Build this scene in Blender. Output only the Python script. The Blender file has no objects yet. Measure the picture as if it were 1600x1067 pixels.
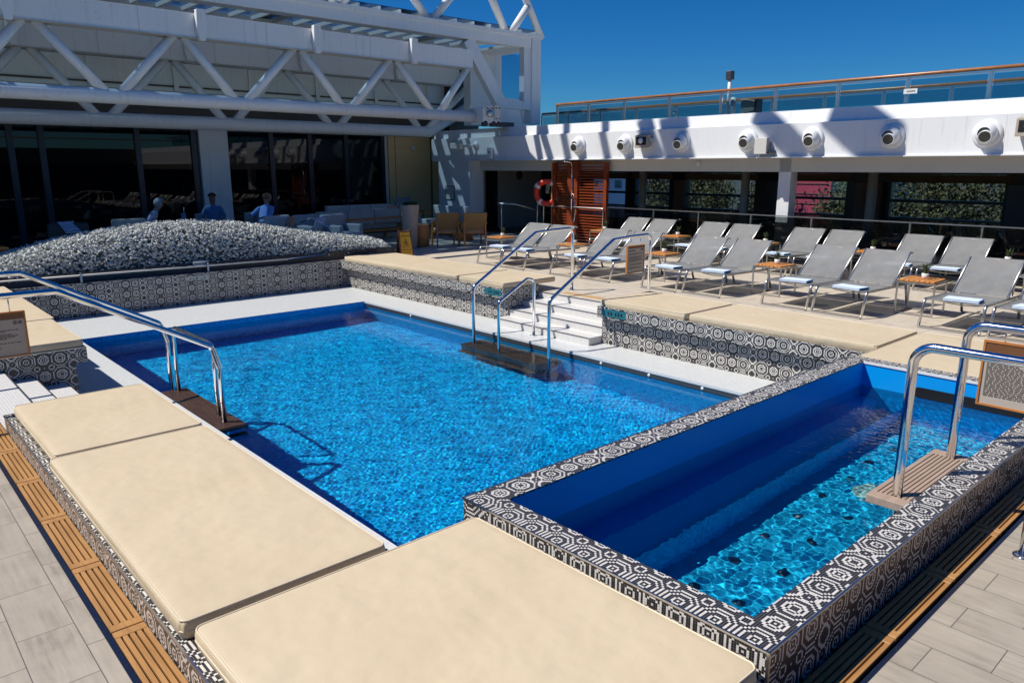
import bpy, bmesh, math, random
import numpy as np
from mathutils import Vector, Matrix, Euler
R = math.radians
S = bpy.context.scene
COL = S.collection
random.seed(7)
rng = np.random.default_rng(3)

# ------------------------------------------------------------------ camera, sky, sun, exposure
cam = bpy.data.cameras.new('camera')
cam_o = bpy.data.objects.new('camera', cam)
COL.objects.link(cam_o)
cam.sensor_width = 36.0
cam.lens = 26.39
cam.clip_start = 0.05
cam.clip_end = 3000
cam_o.location = (0, 0, 2.0)
cam_o.rotation_euler = (R(90 - 13.03), 0, R(47.85 - 90))
S.camera = cam_o
S.render.resolution_x, S.render.resolution_y = 1024, 682

SUN_DIR = Vector((-0.595, 0.457, 1.0)).normalized()
w = bpy.data.worlds.new('World')
S.world = w
w.use_nodes = True
wn = w.node_tree
sky = wn.nodes.new('ShaderNodeTexSky')
sky.sky_type = 'NISHITA'
sky.sun_disc = False
sky.sun_elevation = math.asin(SUN_DIR.z)
sky.sun_rotation = math.atan2(SUN_DIR.x, SUN_DIR.y)
sky.air_density = 1.0
sky.dust_density = 0.0
sky.ozone_density = 6.0
sky_hs = wn.nodes.new('ShaderNodeHueSaturation')
sky_hs.inputs['Saturation'].default_value = 1.35
wn.links.new(sky.outputs[0], sky_hs.inputs['Color'])
sky_mx = wn.nodes.new('ShaderNodeMix')
sky_mx.data_type = 'RGBA'
sky_mx.blend_type = 'MULTIPLY'
sky_mx.inputs[0].default_value = 1.0
wn.links.new(sky_hs.outputs[0], sky_mx.inputs[6])
sky_mx.inputs[7].default_value = (0.34, 0.80, 1.12, 1)
wn.links.new(sky_mx.outputs[2], wn.nodes['Background'].inputs[0])
wn.nodes['Background'].inputs[1].default_value = 0.062
sun = bpy.data.lights.new('sun', 'SUN')
sun.energy = 5.0
sun.angle = R(0.5)
sun.color = (1.0, 0.955, 0.88)
sun.cycles.is_caustics_light = True
sun_o = bpy.data.objects.new('sun', sun)
COL.objects.link(sun_o)
sun_o.location = (-6, 5, 12)
sun_o.rotation_euler = SUN_DIR.to_track_quat('Z', 'Y').to_euler()
S.view_settings.view_transform = 'Standard'
S.view_settings.look = 'None'
S.view_settings.exposure = 0.18
S.view_settings.gamma = 1.0
cy = S.cycles
cy.use_denoising = True
cy.max_bounces = 8
cy.diffuse_bounces = 3
cy.glossy_bounces = 4
cy.transmission_bounces = 6
cy.transparent_max_bounces = 12
cy.sample_clamp_indirect = 6
cy.caustics_reflective = False
cy.caustics_refractive = True

# ------------------------------------------------------------------ node helpers and materials
class NT:
    def __init__(s, name):
        s.m = bpy.data.materials.new(name)
        s.m.use_nodes = True
        s.t = s.m.node_tree
        s.b = s.t.nodes['Principled BSDF']
        s.out = s.t.nodes['Material Output']
    def n(s, typ, **kw):
        x = s.t.nodes.new(typ)
        for k, v in kw.items():
            setattr(x, k, v)
        return x
    def l(s, a, b):
        s.t.links.new(a, b)
    def put(s, sock, v):
        if isinstance(v, bpy.types.NodeSocket):
            s.l(v, sock)
        else:
            sock.default_value = v
    def m_(s, op, a, b=0.0, c=None):
        x = s.n('ShaderNodeMath', operation=op)
        s.put(x.inputs[0], a)
        if op not in ('ABSOLUTE', 'FLOOR', 'ROUND', 'FRACT', 'SINE', 'SQRT'):
            s.put(x.inputs[1], b)
        if c is not None:
            s.put(x.inputs[2], c)
        return x.outputs[0]
    def mix(s, f, a, b):
        x = s.n('ShaderNodeMix', data_type='RGBA')
        s.put(x.inputs[0], f)
        for i, v in ((6, a), (7, b)):
            if isinstance(v, tuple) and len(v) == 3:
                v = (*v, 1)
            s.put(x.inputs[i], v)
        return x.outputs[2]
    def set(s, **kw):
        for k, v in kw.items():
            k = {'color': 'Base Color', 'rough': 'Roughness', 'metal': 'Metallic', 'spec': 'Specular IOR Level',
                 'ior': 'IOR', 'coat': 'Coat Weight', 'normal': 'Normal', 'sheen': 'Sheen Weight'}[k]
            if isinstance(v, tuple) and len(v) == 3:
                v = (*v, 1)
            s.put(s.b.inputs[k], v)
        return s
    def coord(s, kind='Object', scale=(1, 1, 1)):
        tc = s.n('ShaderNodeTexCoord')
        mp = s.n('ShaderNodeMapping')
        mp.inputs['Scale'].default_value = scale
        s.l(tc.outputs[kind], mp.inputs[0])
        return mp.outputs[0]
    def noise(s, vec, scale, detail=3, rough=.5):
        x = s.n('ShaderNodeTexNoise')
        if vec is not None:
            s.l(vec, x.inputs['Vector'])
        x.inputs['Scale'].default_value = scale
        x.inputs['Detail'].default_value = detail
        x.inputs['Roughness'].default_value = rough
        return x.outputs['Fac']
    def ramp(s, f, *st):
        x = s.n('ShaderNodeValToRGB')
        s.l(f, x.inputs[0])
        e = x.color_ramp.elements
        while len(e) < len(st):
            e.new(.5)
        for i, (p, c) in enumerate(st):
            e[i].position = p
            e[i].color = (*c, 1)
        return x.outputs[0]
    def bump(s, h, strength=.2, dist=.01):
        x = s.n('ShaderNodeBump')
        x.inputs['Strength'].default_value = strength
        x.inputs['Distance'].default_value = dist
        s.put(x.inputs['Height'], h)
        s.l(x.outputs[0], s.b.inputs['Normal'])

def plain(name, c, rough=.5, metal=0, var=.12, vscale=3, bump=0, bscale=60, **kw):
    k = NT(name)
    v = k.coord('Object')
    f = k.noise(v, vscale, 4, .6)
    d = tuple(x * (1 - var) for x in c)
    e = tuple(min(1, x * (1 + var * .5)) for x in c)
    k.set(color=k.ramp(f, (.3, d), (.7, e)), rough=rough, metal=metal, **kw)
    if bump:
        k.bump(k.noise(v, bscale, 3), bump, .004)
    return k.m

def m_metal(name, c=(.78, .79, .8), rough=.1):
    k = NT(name)
    v = k.coord('Object')
    f = k.noise(v, 30, 3)
    k.set(color=c, metal=1.0, rough=k.m_('MULTIPLY_ADD', f, .12, rough - .04))
    return k.m

def world_uv(k):
    g = k.n('ShaderNodeNewGeometry')
    p = k.n('ShaderNodeSeparateXYZ')
    k.l(g.outputs['Position'], p.inputs[0])
    q = k.n('ShaderNodeSeparateXYZ')
    k.l(g.outputs['Normal'], q.inputs[0])
    ax = k.m_('GREATER_THAN', k.m_('ABSOLUTE', q.outputs[0]), .7)
    az = k.m_('GREATER_THAN', k.m_('ABSOLUTE', q.outputs[2]), .7)
    X, Y, Z = p.outputs
    def lerp(a, b, f):
        return k.m_('ADD', k.m_('MULTIPLY', a, k.m_('SUBTRACT', 1.0, f)), k.m_('MULTIPLY', b, f))
    u = lerp(X, Y, ax)
    v = lerp(Z, Y, az)
    return u, v

def m_mosaic(name, pitch=.011, uo=0.0, vo=0.0):
    k = NT(name)
    u, v = world_uv(k)
    u = k.m_('DIVIDE', k.m_('ADD', u, 40 + uo), pitch)
    v = k.m_('DIVIDE', k.m_('ADD', v, 40 + vo), pitch)
    iu, iv = k.m_('FLOOR', u), k.m_('FLOOR', v)
    fu, fv = k.m_('FRACT', u), k.m_('FRACT', v)
    PU, PV = 50.0, 16.0
    def octd(cu, cv):
        du = k.m_('ABSOLUTE', k.m_('SUBTRACT', k.m_('MODULO', k.m_('ADD', iu, PU / 2 - cu), PU), PU / 2))
        dv = k.m_('ABSOLUTE', k.m_('SUBTRACT', k.m_('MODULO', k.m_('ADD', iv, PV / 2 - cv), PV), PV / 2))
        dd = k.m_('MULTIPLY', k.m_('ADD', du, dv), .7071)
        return k.m_('ROUND', k.m_('MAXIMUM', k.m_('MAXIMUM', du, dv), dd))
    white = None
    for cu, cv, rings in ((8, 8, (7, 5, 2, 0)), (36, 8, (7, 4, 2)), (22, 8, (4, 2, 0)), (47, 8, (3, 0)),
                          (47, 0, (4,)), (16, 0, (2,)), (28, 0, (2,)), (22, 0, (0,))):
        d = octd(cu, cv)
        for r in rings:
            t = k.m_('COMPARE', d, float(r), .4)
            white = t if white is None else k.m_('MAXIMUM', white, t)
    wn_ = k.n('ShaderNodeTexWhiteNoise', noise_dimensions='2D')
    cmb = k.n('ShaderNodeCombineXYZ')
    k.l(iu, cmb.inputs[0]); k.l(iv, cmb.inputs[1])
    k.l(cmb.outputs[0], wn_.inputs['Vector'])
    rv = wn_.outputs['Value']
    wc = k.ramp(rv, (0, (.58, .56, .52)), (1, (.74, .71, .66)))
    bc = k.ramp(rv, (0, (.006, .006, .008)), (1, (.024, .02, .022)))
    c = k.mix(white, bc, wc)
    def edge(f):
        return k.m_('MAXIMUM', k.m_('LESS_THAN', f, .07), k.m_('GREATER_THAN', f, .93))
    g = k.m_('MAXIMUM', edge(fu), edge(fv))
    c = k.mix(g, c, k.mix(white, (.12, .115, .115), (.36, .34, .31)))
    k.set(color=c, rough=k.m_('MULTIPLY_ADD', g, .5, .22), spec=.5)
    k.bump(k.m_('ADD', k.m_('SUBTRACT', 1.0, g), k.m_('MULTIPLY', rv, .3)), .25, .0015)
    return k.m

def m_tile(name, ca, cb, grout, pitch=.025, rough=.3, gw=.06, wavy=0, aspect=1.0):
    """plain square mosaic with per-tile colour between ca and cb"""
    k = NT(name)
    u, v = world_uv(k)
    u = k.m_('DIVIDE', k.m_('ADD', u, 40.0), pitch)
    v = k.m_('DIVIDE', k.m_('ADD', v, 40.0), pitch * aspect)
    wn_ = k.n('ShaderNodeTexWhiteNoise', noise_dimensions='2D')
    cmb = k.n('ShaderNodeCombineXYZ')
    k.l(k.m_('FLOOR', u), cmb.inputs[0]); k.l(k.m_('FLOOR', v), cmb.inputs[1])
    k.l(cmb.outputs[0], wn_.inputs['Vector'])
    c = k.ramp(wn_.outputs['Value'], (0, ca), (1, cb))
    def edge(f):
        return k.m_('MAXIMUM', k.m_('LESS_THAN', f, gw), k.m_('GREATER_THAN', f, 1 - gw))
    g = k.m_('MAXIMUM', edge(k.m_('FRACT', u)), edge(k.m_('FRACT', v)))
    c = k.mix(g, c, grout)
    k.set(color=c, rough=rough)
    return k.m

def m_deck(name, cols, alt):
    k = NT(name)
    g = k.n('ShaderNodeNewGeometry')
    p = k.n('ShaderNodeSeparateXYZ')
    k.l(g.outputs['Position'], p.inputs[0])
    cmb = k.n('ShaderNodeCombineXYZ')
    k.l(k.m_('ADD', p.outputs[1], 20.02), cmb.inputs[0]); k.l(k.m_('ADD', p.outputs[0], 19.958), cmb.inputs[1])
    br = k.n('ShaderNodeTexBrick')
    br.offset = .5
    k.l(cmb.outputs[0], br.inputs['Vector'])
    br.inputs['Scale'].default_value = 1
    br.inputs['Brick Width'].default_value = .445
    br.inputs['Row Height'].default_value = .223
    br.inputs['Mortar Size'].default_value = .0022
    br.inputs['Mortar Smooth'].default_value = .1
    br.inputs['Bias'].default_value = 0
    br.inputs['Color1'].default_value = (0, 0, 0, 1)
    br.inputs['Color2'].default_value = (1, 1, 1, 1)
    br.inputs['Mortar'].default_value = (.5, .5, .5, 1)
    mp = k.n('ShaderNodeMapping')
    mp.inputs['Scale'].default_value = (2.2, 26, 1)
    off = k.n('ShaderNodeVectorMath', operation='MULTIPLY_ADD')
    k.l(br.outputs['Color'], off.inputs[0])
    off.inputs[1].default_value = (9, 7, 0)
    k.l(cmb.outputs[0], off.inputs[2])
    k.l(off.outputs[0], mp.inputs[0])
    grain = k.noise(mp.outputs[0], 1.0, 6, .65)
    knot = k.noise(off.outputs[0], 3.5, 4, .6)
    tone = k.m_('ADD', k.m_('MULTIPLY', grain, .55), k.m_('MULTIPLY', knot, .45))
    c = k.ramp(tone, (.33, cols[0]), (.47, cols[1]), (.66, cols[2]))
    sep = k.n('ShaderNodeSeparateColor')
    k.l(br.outputs['Color'], sep.inputs[0])
    c2 = k.mix(k.m_('MULTIPLY', sep.outputs[0], .55), c, alt)
    c3 = k.mix(br.outputs['Fac'], c2, (.12, .105, .09))
    k.set(color=c3, rough=.42)
    k.bump(k.m_('SUBTRACT', k.m_('MULTIPLY', grain, .3), br.outputs['Fac']), .3, .003)
    return k.m

def m_wood(name, ca, cb, scale=(1.5, 30, 30), rough=.45):
    k = NT(name)
    v = k.coord('Object', scale)
    f = k.noise(v, 1.0, 6, .7)
    k.set(color=k.ramp(f, (.3, ca), (.7, cb)), rough=rough)
    k.bump(f, .25, .002)
    return k.m

def m_glasspane(name, tint=(.75, .85, .88), refl=1.0, rough=.0):
    k = NT(name)
    t = k.n('ShaderNodeBsdfTransparent'); t.inputs[0].default_value = (*tint, 1)
    gl = k.n('ShaderNodeBsdfGlossy'); gl.inputs['Roughness'].default_value = rough
    gl.inputs[0].default_value = (.9, .95, 1, 1)
    fr = k.n('ShaderNodeFresnel'); fr.inputs[0].default_value = 1.5
    mx = k.n('ShaderNodeMixShader')
    k.l(k.m_('MULTIPLY', fr.outputs[0], refl), mx.inputs[0])
    k.l(t.outputs[0], mx.inputs[1]); k.l(gl.outputs[0], mx.inputs[2])
    k.l(mx.outputs[0], k.out.inputs[0])
    return k.m

def m_water(name, tint):
    k = NT(name)
    g = k.n('ShaderNodeBsdfRefraction')
    g.inputs['Roughness'].default_value = 0
    g.inputs['IOR'].default_value = 1.33
    g.inputs[0].default_value = (*tint, 1)
    gl = k.n('ShaderNodeBsdfGlossy'); gl.inputs['Roughness'].default_value = .02
    fr = k.n('ShaderNodeFresnel'); fr.inputs[0].default_value = 1.33
    mx = k.n('ShaderNodeMixShader')
    k.l(k.m_('MULTIPLY', fr.outputs[0], .6), mx.inputs[0])
    k.l(g.outputs[0], mx.inputs[1]); k.l(gl.outputs[0], mx.inputs[2])
    k.l(mx.outputs[0], k.out.inputs[0])
    return k.m

def m_vinyl(name):
    k = NT(name)
    v = k.coord('Object')
    f = k.noise(v, 1.3, 5, .6)
    f2 = k.noise(v, 6, 4, .7)
    c = k.ramp(f, (.25, (.55, .45, .30)), (.5, (.59, .485, .33)), (.8, (.61, .51, .355)))
    f3 = k.noise(v, .8, 6, .75)
    c = k.mix(k.m_('MULTIPLY', k.m_('MAXIMUM', k.m_('SUBTRACT', f2, .5), 0.0), .3), c, (.44, .34, .22))
    c = k.mix(k.m_('MULTIPLY', k.m_('MAXIMUM', k.m_('SUBTRACT', f3, .5), 0.0), .5), c, (.46, .37, .25))
    k.set(color=c, rough=.5, spec=.3)
    mp = k.n('ShaderNodeMapping'); mp.inputs['Scale'].default_value = (1, 1, 1)
    k.l(v, mp.inputs[0])
    wv = k.noise(mp.outputs[0], 2.2, 3, .55)
    k.bump(k.m_('ADD', k.m_('ADD', k.m_('MULTIPLY', wv, 1.0), k.m_('MULTIPLY', k.noise(v, 9, 3, .6), .10)), k.m_('MULTIPLY', k.noise(v, 350, 2), .02)), .7, .035)
    return k.m

def m_mesh_fabric(name):
    k = NT(name)
    v = k.coord('Object')
    f = k.noise(v, 5, 4)
    k.set(color=k.ramp(f, (.3, (.19, .195, .195)), (.7, (.25, .255, .255))), rough=.55, spec=.35)
    t = k.n('ShaderNodeBsdfTransparent')
    mx = k.n('ShaderNodeMixShader')
    mx.inputs[0].default_value = .27
    k.l(k.b.outputs[0], mx.inputs[1]); k.l(t.outputs[0], mx.inputs[2])
    k.l(mx.outputs[0], k.out.inputs[0])
    wv = k.n('ShaderNodeTexWave'); wv.inputs['Scale'].default_value = 160
    k.l(v, wv.inputs['Vector'])
    k.bump(wv.outputs['Fac'], .2, .001)
    return k.m

def m_stripes(name, ca, cb, scale=14, axis='Z', thr=.5):
    k = NT(name)
    v = k.coord('Object')
    s = k.n('ShaderNodeSeparateXYZ'); k.l(v, s.inputs[0])
    f = k.m_('GREATER_THAN', k.m_('FRACT', k.m_('MULTIPLY', s.outputs['XYZ'.index(axis)], float(scale))), thr)
    k.set(color=k.mix(f, ca, cb), rough=.9)
    return k.m

def m_lattice(name, ca, cb, scale=22):
    k = NT(name)
    v = k.coord('Object')
    s = k.n('ShaderNodeSeparateXYZ'); k.l(v, s.inputs[0])
    a = k.m_('FRACT', k.m_('MULTIPLY', k.m_('ADD', s.outputs[0], s.outputs[2]), float(scale)))
    b = k.m_('FRACT', k.m_('MULTIPLY', k.m_('ADD', k.m_('SUBTRACT', s.outputs[0], s.outputs[2]), 9.0), float(scale)))
    f = k.m_('MAXIMUM', k.m_('LESS_THAN', a, .28), k.m_('LESS_THAN', b, .28))
    k.set(color=k.mix(f, ca, cb), rough=.9)
    return k.m

def paint(name, c, rough=.38):
    """ship's paint: faint vertical dirt streaks, small rust freckles and uneven gloss"""
    k = NT(name)
    v = k.coord('Object')
    mp = k.n('ShaderNodeMapping'); mp.inputs['Scale'].default_value = (7, 7, .5)
    k.l(v, mp.inputs[0])
    st = k.noise(mp.outputs[0], 1.6, 5, .65)
    big = k.noise(v, .7, 3)
    base = k.ramp(big, (.3, tuple(x * .95 for x in c)), (.7, c))
    base = k.mix(k.m_('MULTIPLY', k.m_('MAXIMUM', k.m_('SUBTRACT', st, .55), 0.0), 1.8), base, (.42, .40, .35))
    fr = k.noise(v, 23, 2)
    base = k.mix(k.m_('MULTIPLY', k.m_('GREATER_THAN', fr, .735), .5), base, (.33, .20, .10))
    k.set(color=base, rough=k.m_('MULTIPLY_ADD', st, .25, rough - .12))
    k.bump(k.noise(v, 5, 3), .05, .01)
    return k.m

M = {}
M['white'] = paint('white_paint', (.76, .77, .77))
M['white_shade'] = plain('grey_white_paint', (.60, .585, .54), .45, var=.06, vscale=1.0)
M['girder'] = paint('off_white_girder_paint', (.82, .82, .80))
M['steel'] = m_metal('polished_steel')
M['satin'] = m_metal('satin_steel', (.52, .515, .50), .30)
M['dark'] = plain('near_black_panel', (.012, .012, .014), .3)
M['darkgrey'] = plain('dark_grey_metal', (.045, .047, .052), .35)
M['navy'] = plain('dark_navy_frame', (.012, .016, .035), .3)
M['brown'] = plain('brown_shade_cloth', (.15, .105, .06), .8)
M['bronze'] = plain('bronze_panel', (.17, .10, .07), .55)
M['beige'] = m_wood('beige_wood_laminate', (.80, .50, .24), (.92, .61, .31), (.6, .6, 26), .4)
M['brownwood'] = m_wood('dark_brown_soffit_wood', (.07, .035, .018), (.11, .06, .03), (.5, 20, 20), .4)
M['teak'] = m_wood('teak_slats', (.27, .13, .04), (.48, .25, .085), (18, 1.6, 10), .5)
M['teakx'] = m_wood('teak_boards', (.24, .115, .035), (.42, .225, .08), (1.6, 18, 10), .5)
M['redwood'] = m_wood('red_varnished_wood', (.16, .030, .011), (.27, .058, .018), (6, 6, 6), .3)
M['orange'] = m_wood('orange_teak', (.50, .19, .04), (.66, .28, .07), (3, 30, 3), .35)
M['walnut'] = m_wood('walnut_frame', (.38, .14, .035), (.54, .22, .06), (4, 30, 4), .4)
M['palewood'] = m_wood('weathered_teak', (.30, .21, .15), (.44, .33, .25), (2, 24, 10), .6)
M['wetwood'] = m_wood('wet_dark_teak', (.045, .025, .02), (.10, .055, .04), (24, 2, 10), .25)
M['wicker'] = plain('tan_woven_back', (.26, .16, .06), .7, bump=.5, bscale=180)
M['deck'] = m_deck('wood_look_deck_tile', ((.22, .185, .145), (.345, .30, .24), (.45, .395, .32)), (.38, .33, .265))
M['deckfar'] = m_deck('brightened_wood_look_deck_tile', ((.42, .355, .28), (.56, .485, .385), (.66, .585, .475)), (.60, .525, .42))  # same deck tile twice: darker near, brighter far, by colour alone
M['mosaic'] = m_mosaic('black_and_white_octagon_mosaic', uo=.03, vo=.005)
M['mosaic_top'] = m_mosaic('octagon_mosaic_rim', uo=.06, vo=.022)
M['mosaic_back'] = m_mosaic('octagon_mosaic_back_rim', uo=.06, vo=-.038)
M['ledge'] = m_tile('white_ledge_tile', (.60, .62, .62), (.68, .69, .67), (.42, .44, .45), .025, .3, .05)
M['step'] = m_tile('white_step_tile', (.66, .65, .63), (.72, .71, .68), (.42, .40, .38), .025, .35, .06)
M['poolfloor'] = m_tile('blue_pool_mosaic', (.0, .26, .74), (.0, .62, 1.0), (.0, .43, .92), .03, .4, .05)
M['poolwall'] = m_tile('blue_pool_wall_mosaic', (.0, .24, .62), (.0, .52, .95), (.0, .38, .8), .025, .4, .05)
M['tubblue'] = plain('blue_tub_liner', (.0, .31, .80), .35, var=.06, vscale=1.5)
M['tubfloor'] = plain('aqua_blue_tub_floor', (.01, .42, .68), .4, var=.10, vscale=4)
M['jet'] = plain('dark_jet_cap', (.004, .02, .05), .4)
M['drain'] = plain('pale_drain_cover', (.42, .60, .50), .5, var=.3, vscale=18)
M['teal'] = m_tile('teal_depth_marker_tile', (.01, .11, .14), (.02, .17, .20), (.03, .13, .16), .025, .3)
M['palemark'] = m_tile('pale_depth_marker_tile', (.36, .38, .36), (.48, .5, .48), (.25, .27, .26), .025, .3)
M['vinyl'] = m_vinyl('cream_vinyl')
M['seam'] = plain('cream_piping', (.66, .57, .42), .4)
M['fabric'] = m_mesh_fabric('grey_sling_mesh')
M['towel'] = plain('pale_blue_towel', (.60, .70, .84), .95, var=.06, vscale=30, bump=.8, bscale=220)
M['toweledge'] = plain('blue_towel_hem', (.10, .25, .42), .95, bump=.6, bscale=220)
M['pot'] = plain('white_ceramic', (.72, .72, .70), .35, var=.04)
M['leaf'] = plain('dark_green_leaf', (.03, .075, .025), .55, var=.4, vscale=20)
M['hedge'] = plain('silver_white_foliage', (.60, .62, .59), .95, var=.22, vscale=14, spec=.1)
M['stem'] = plain('brown_bark', (.07, .05, .035), .9)
M['greycloth'] = plain('grey_upholstery', (.60, .59, .55), .9, bump=.4, bscale=150)
M['bluecloth'] = plain('slate_blue_upholstery', (.34, .36, .37), .9, bump=.4, bscale=150)
M['creamcloth'] = plain('cream_upholstery', (.58, .53, .43), .9, bump=.4, bscale=150)
M['navystripe'] = m_stripes('navy_and_white_zigzag', (.012, .02, .09), (.55, .56, .6), 22, 'X', .6)
M['bluestripe'] = m_stripes('blue_and_white_stripe', (.04, .12, .33), (.70, .74, .80), 26, 'Z', .45)
M['lattice'] = m_lattice('beige_lattice_cloth', (.50, .34, .26), (.24, .11, .08))
M['planter'] = plain('taupe_planter', (.40, .345, .28), .55)
M['yellow'] = plain('yellow_plastic', (.78, .42, .02), .4, var=.04)
M['tanplastic'] = plain('tan_wooden_sign_frame', (.17, .075, .03), .4)
M['black'] = plain('black_paint', (.006, .006, .006), .5)
M['red'] = plain('orange_red_lifebuoy', (.72, .045, .02), .45, var=.08)
M['rope'] = plain('white_rope', (.75, .72, .68), .8)
M['paper'] = plain('cream_notice_paper', (.44, .40, .34), .6, var=.03)
M['ink'] = plain('dark_print', (.06, .045, .035), .7)
M['facade_glass'] = NT('dark_tinted_glass').set(color=(.003, .0035, .005), rough=.015, ior=1.42).m
M['pane'] = m_glasspane('clear_balustrade_glass', (.80, .90, .92), 1.0)
M['pane_dark'] = m_glasspane('smoked_balustrade_glass', (.42, .47, .48), .9)
M['pane_blue'] = m_glasspane('blue_tinted_glass', (.60, .73, .78), .35)
M['railwood'] = m_wood('brown_varnished_handrail', (.24, .09, .03), (.38, .16, .055), (6, 6, 6), .3)
M['roofglass'] = m_glasspane('roof_glass', (.42, .52, .60), .6)
M['skin'] = plain('skin', (.42, .22, .15), .5, var=.06)
M['skin_dark'] = plain('tanned_skin', (.20, .10, .07), .5, var=.06)
M['grayhair'] = plain('grey_hair', (.36, .38, .38), .8, var=.3, vscale=40, bump=.6, bscale=90)
M['blondhair'] = plain('blond_hair', (.40, .24, .11), .7, var=.3, vscale=40, bump=.6, bscale=90)
M['bluetop'] = plain('light_blue_top', (.22, .40, .80), .9)
M['denim'] = plain('blue_shirt', (.06, .17, .34), .9)
M['trouser'] = plain('navy_trousers', (.02, .03, .07), .9)
M['cap'] = plain('dark_cap', (.02, .018, .02), .8)
M['sea'] = plain('harbour_water', (.03, .07, .10), .2, bump=.3, bscale=.4)
M['quay'] = plain('grey_quay_ground', (.045, .048, .04), .9, vscale=.05)
M['pink'] = plain('pink_building_wall', (.42, .045, .09), .7, vscale=.3)
M['farwhite'] = plain('pale_building_wall', (.33, .31, .27), .7, vscale=.3)
M['farblue'] = plain('blue_building_wall', (.03, .08, .20), .6, vscale=.3)
M['hose'] = plain('blue_hose', (.01, .05, .16), .4)
M['drainslot'] = plain('dark_channel_edge', (.010, .014, .03), .25)
M['gold'] = m_wood('gold_nosing_strip', (.45, .27, .10), (.55, .34, .14), (2, 30, 2), .5)

def m_canopy():
    k = NT('tree_foliage')
    oi = k.n('ShaderNodeObjectInfo')
    f = k.noise(k.coord('Object'), .9, 4, .7)
    c = k.ramp(f, (.3, (.035, .04, .014)), (.55, (.075, .07, .024)), (.75, (.13, .095, .04)))
    k.set(color=c, rough=.8)
    return k.m
M['canopy'] = m_canopy()
M['nozzle_in'] = plain('dark_olive_nozzle_throat', (.05, .048, .035), .6)

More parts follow.
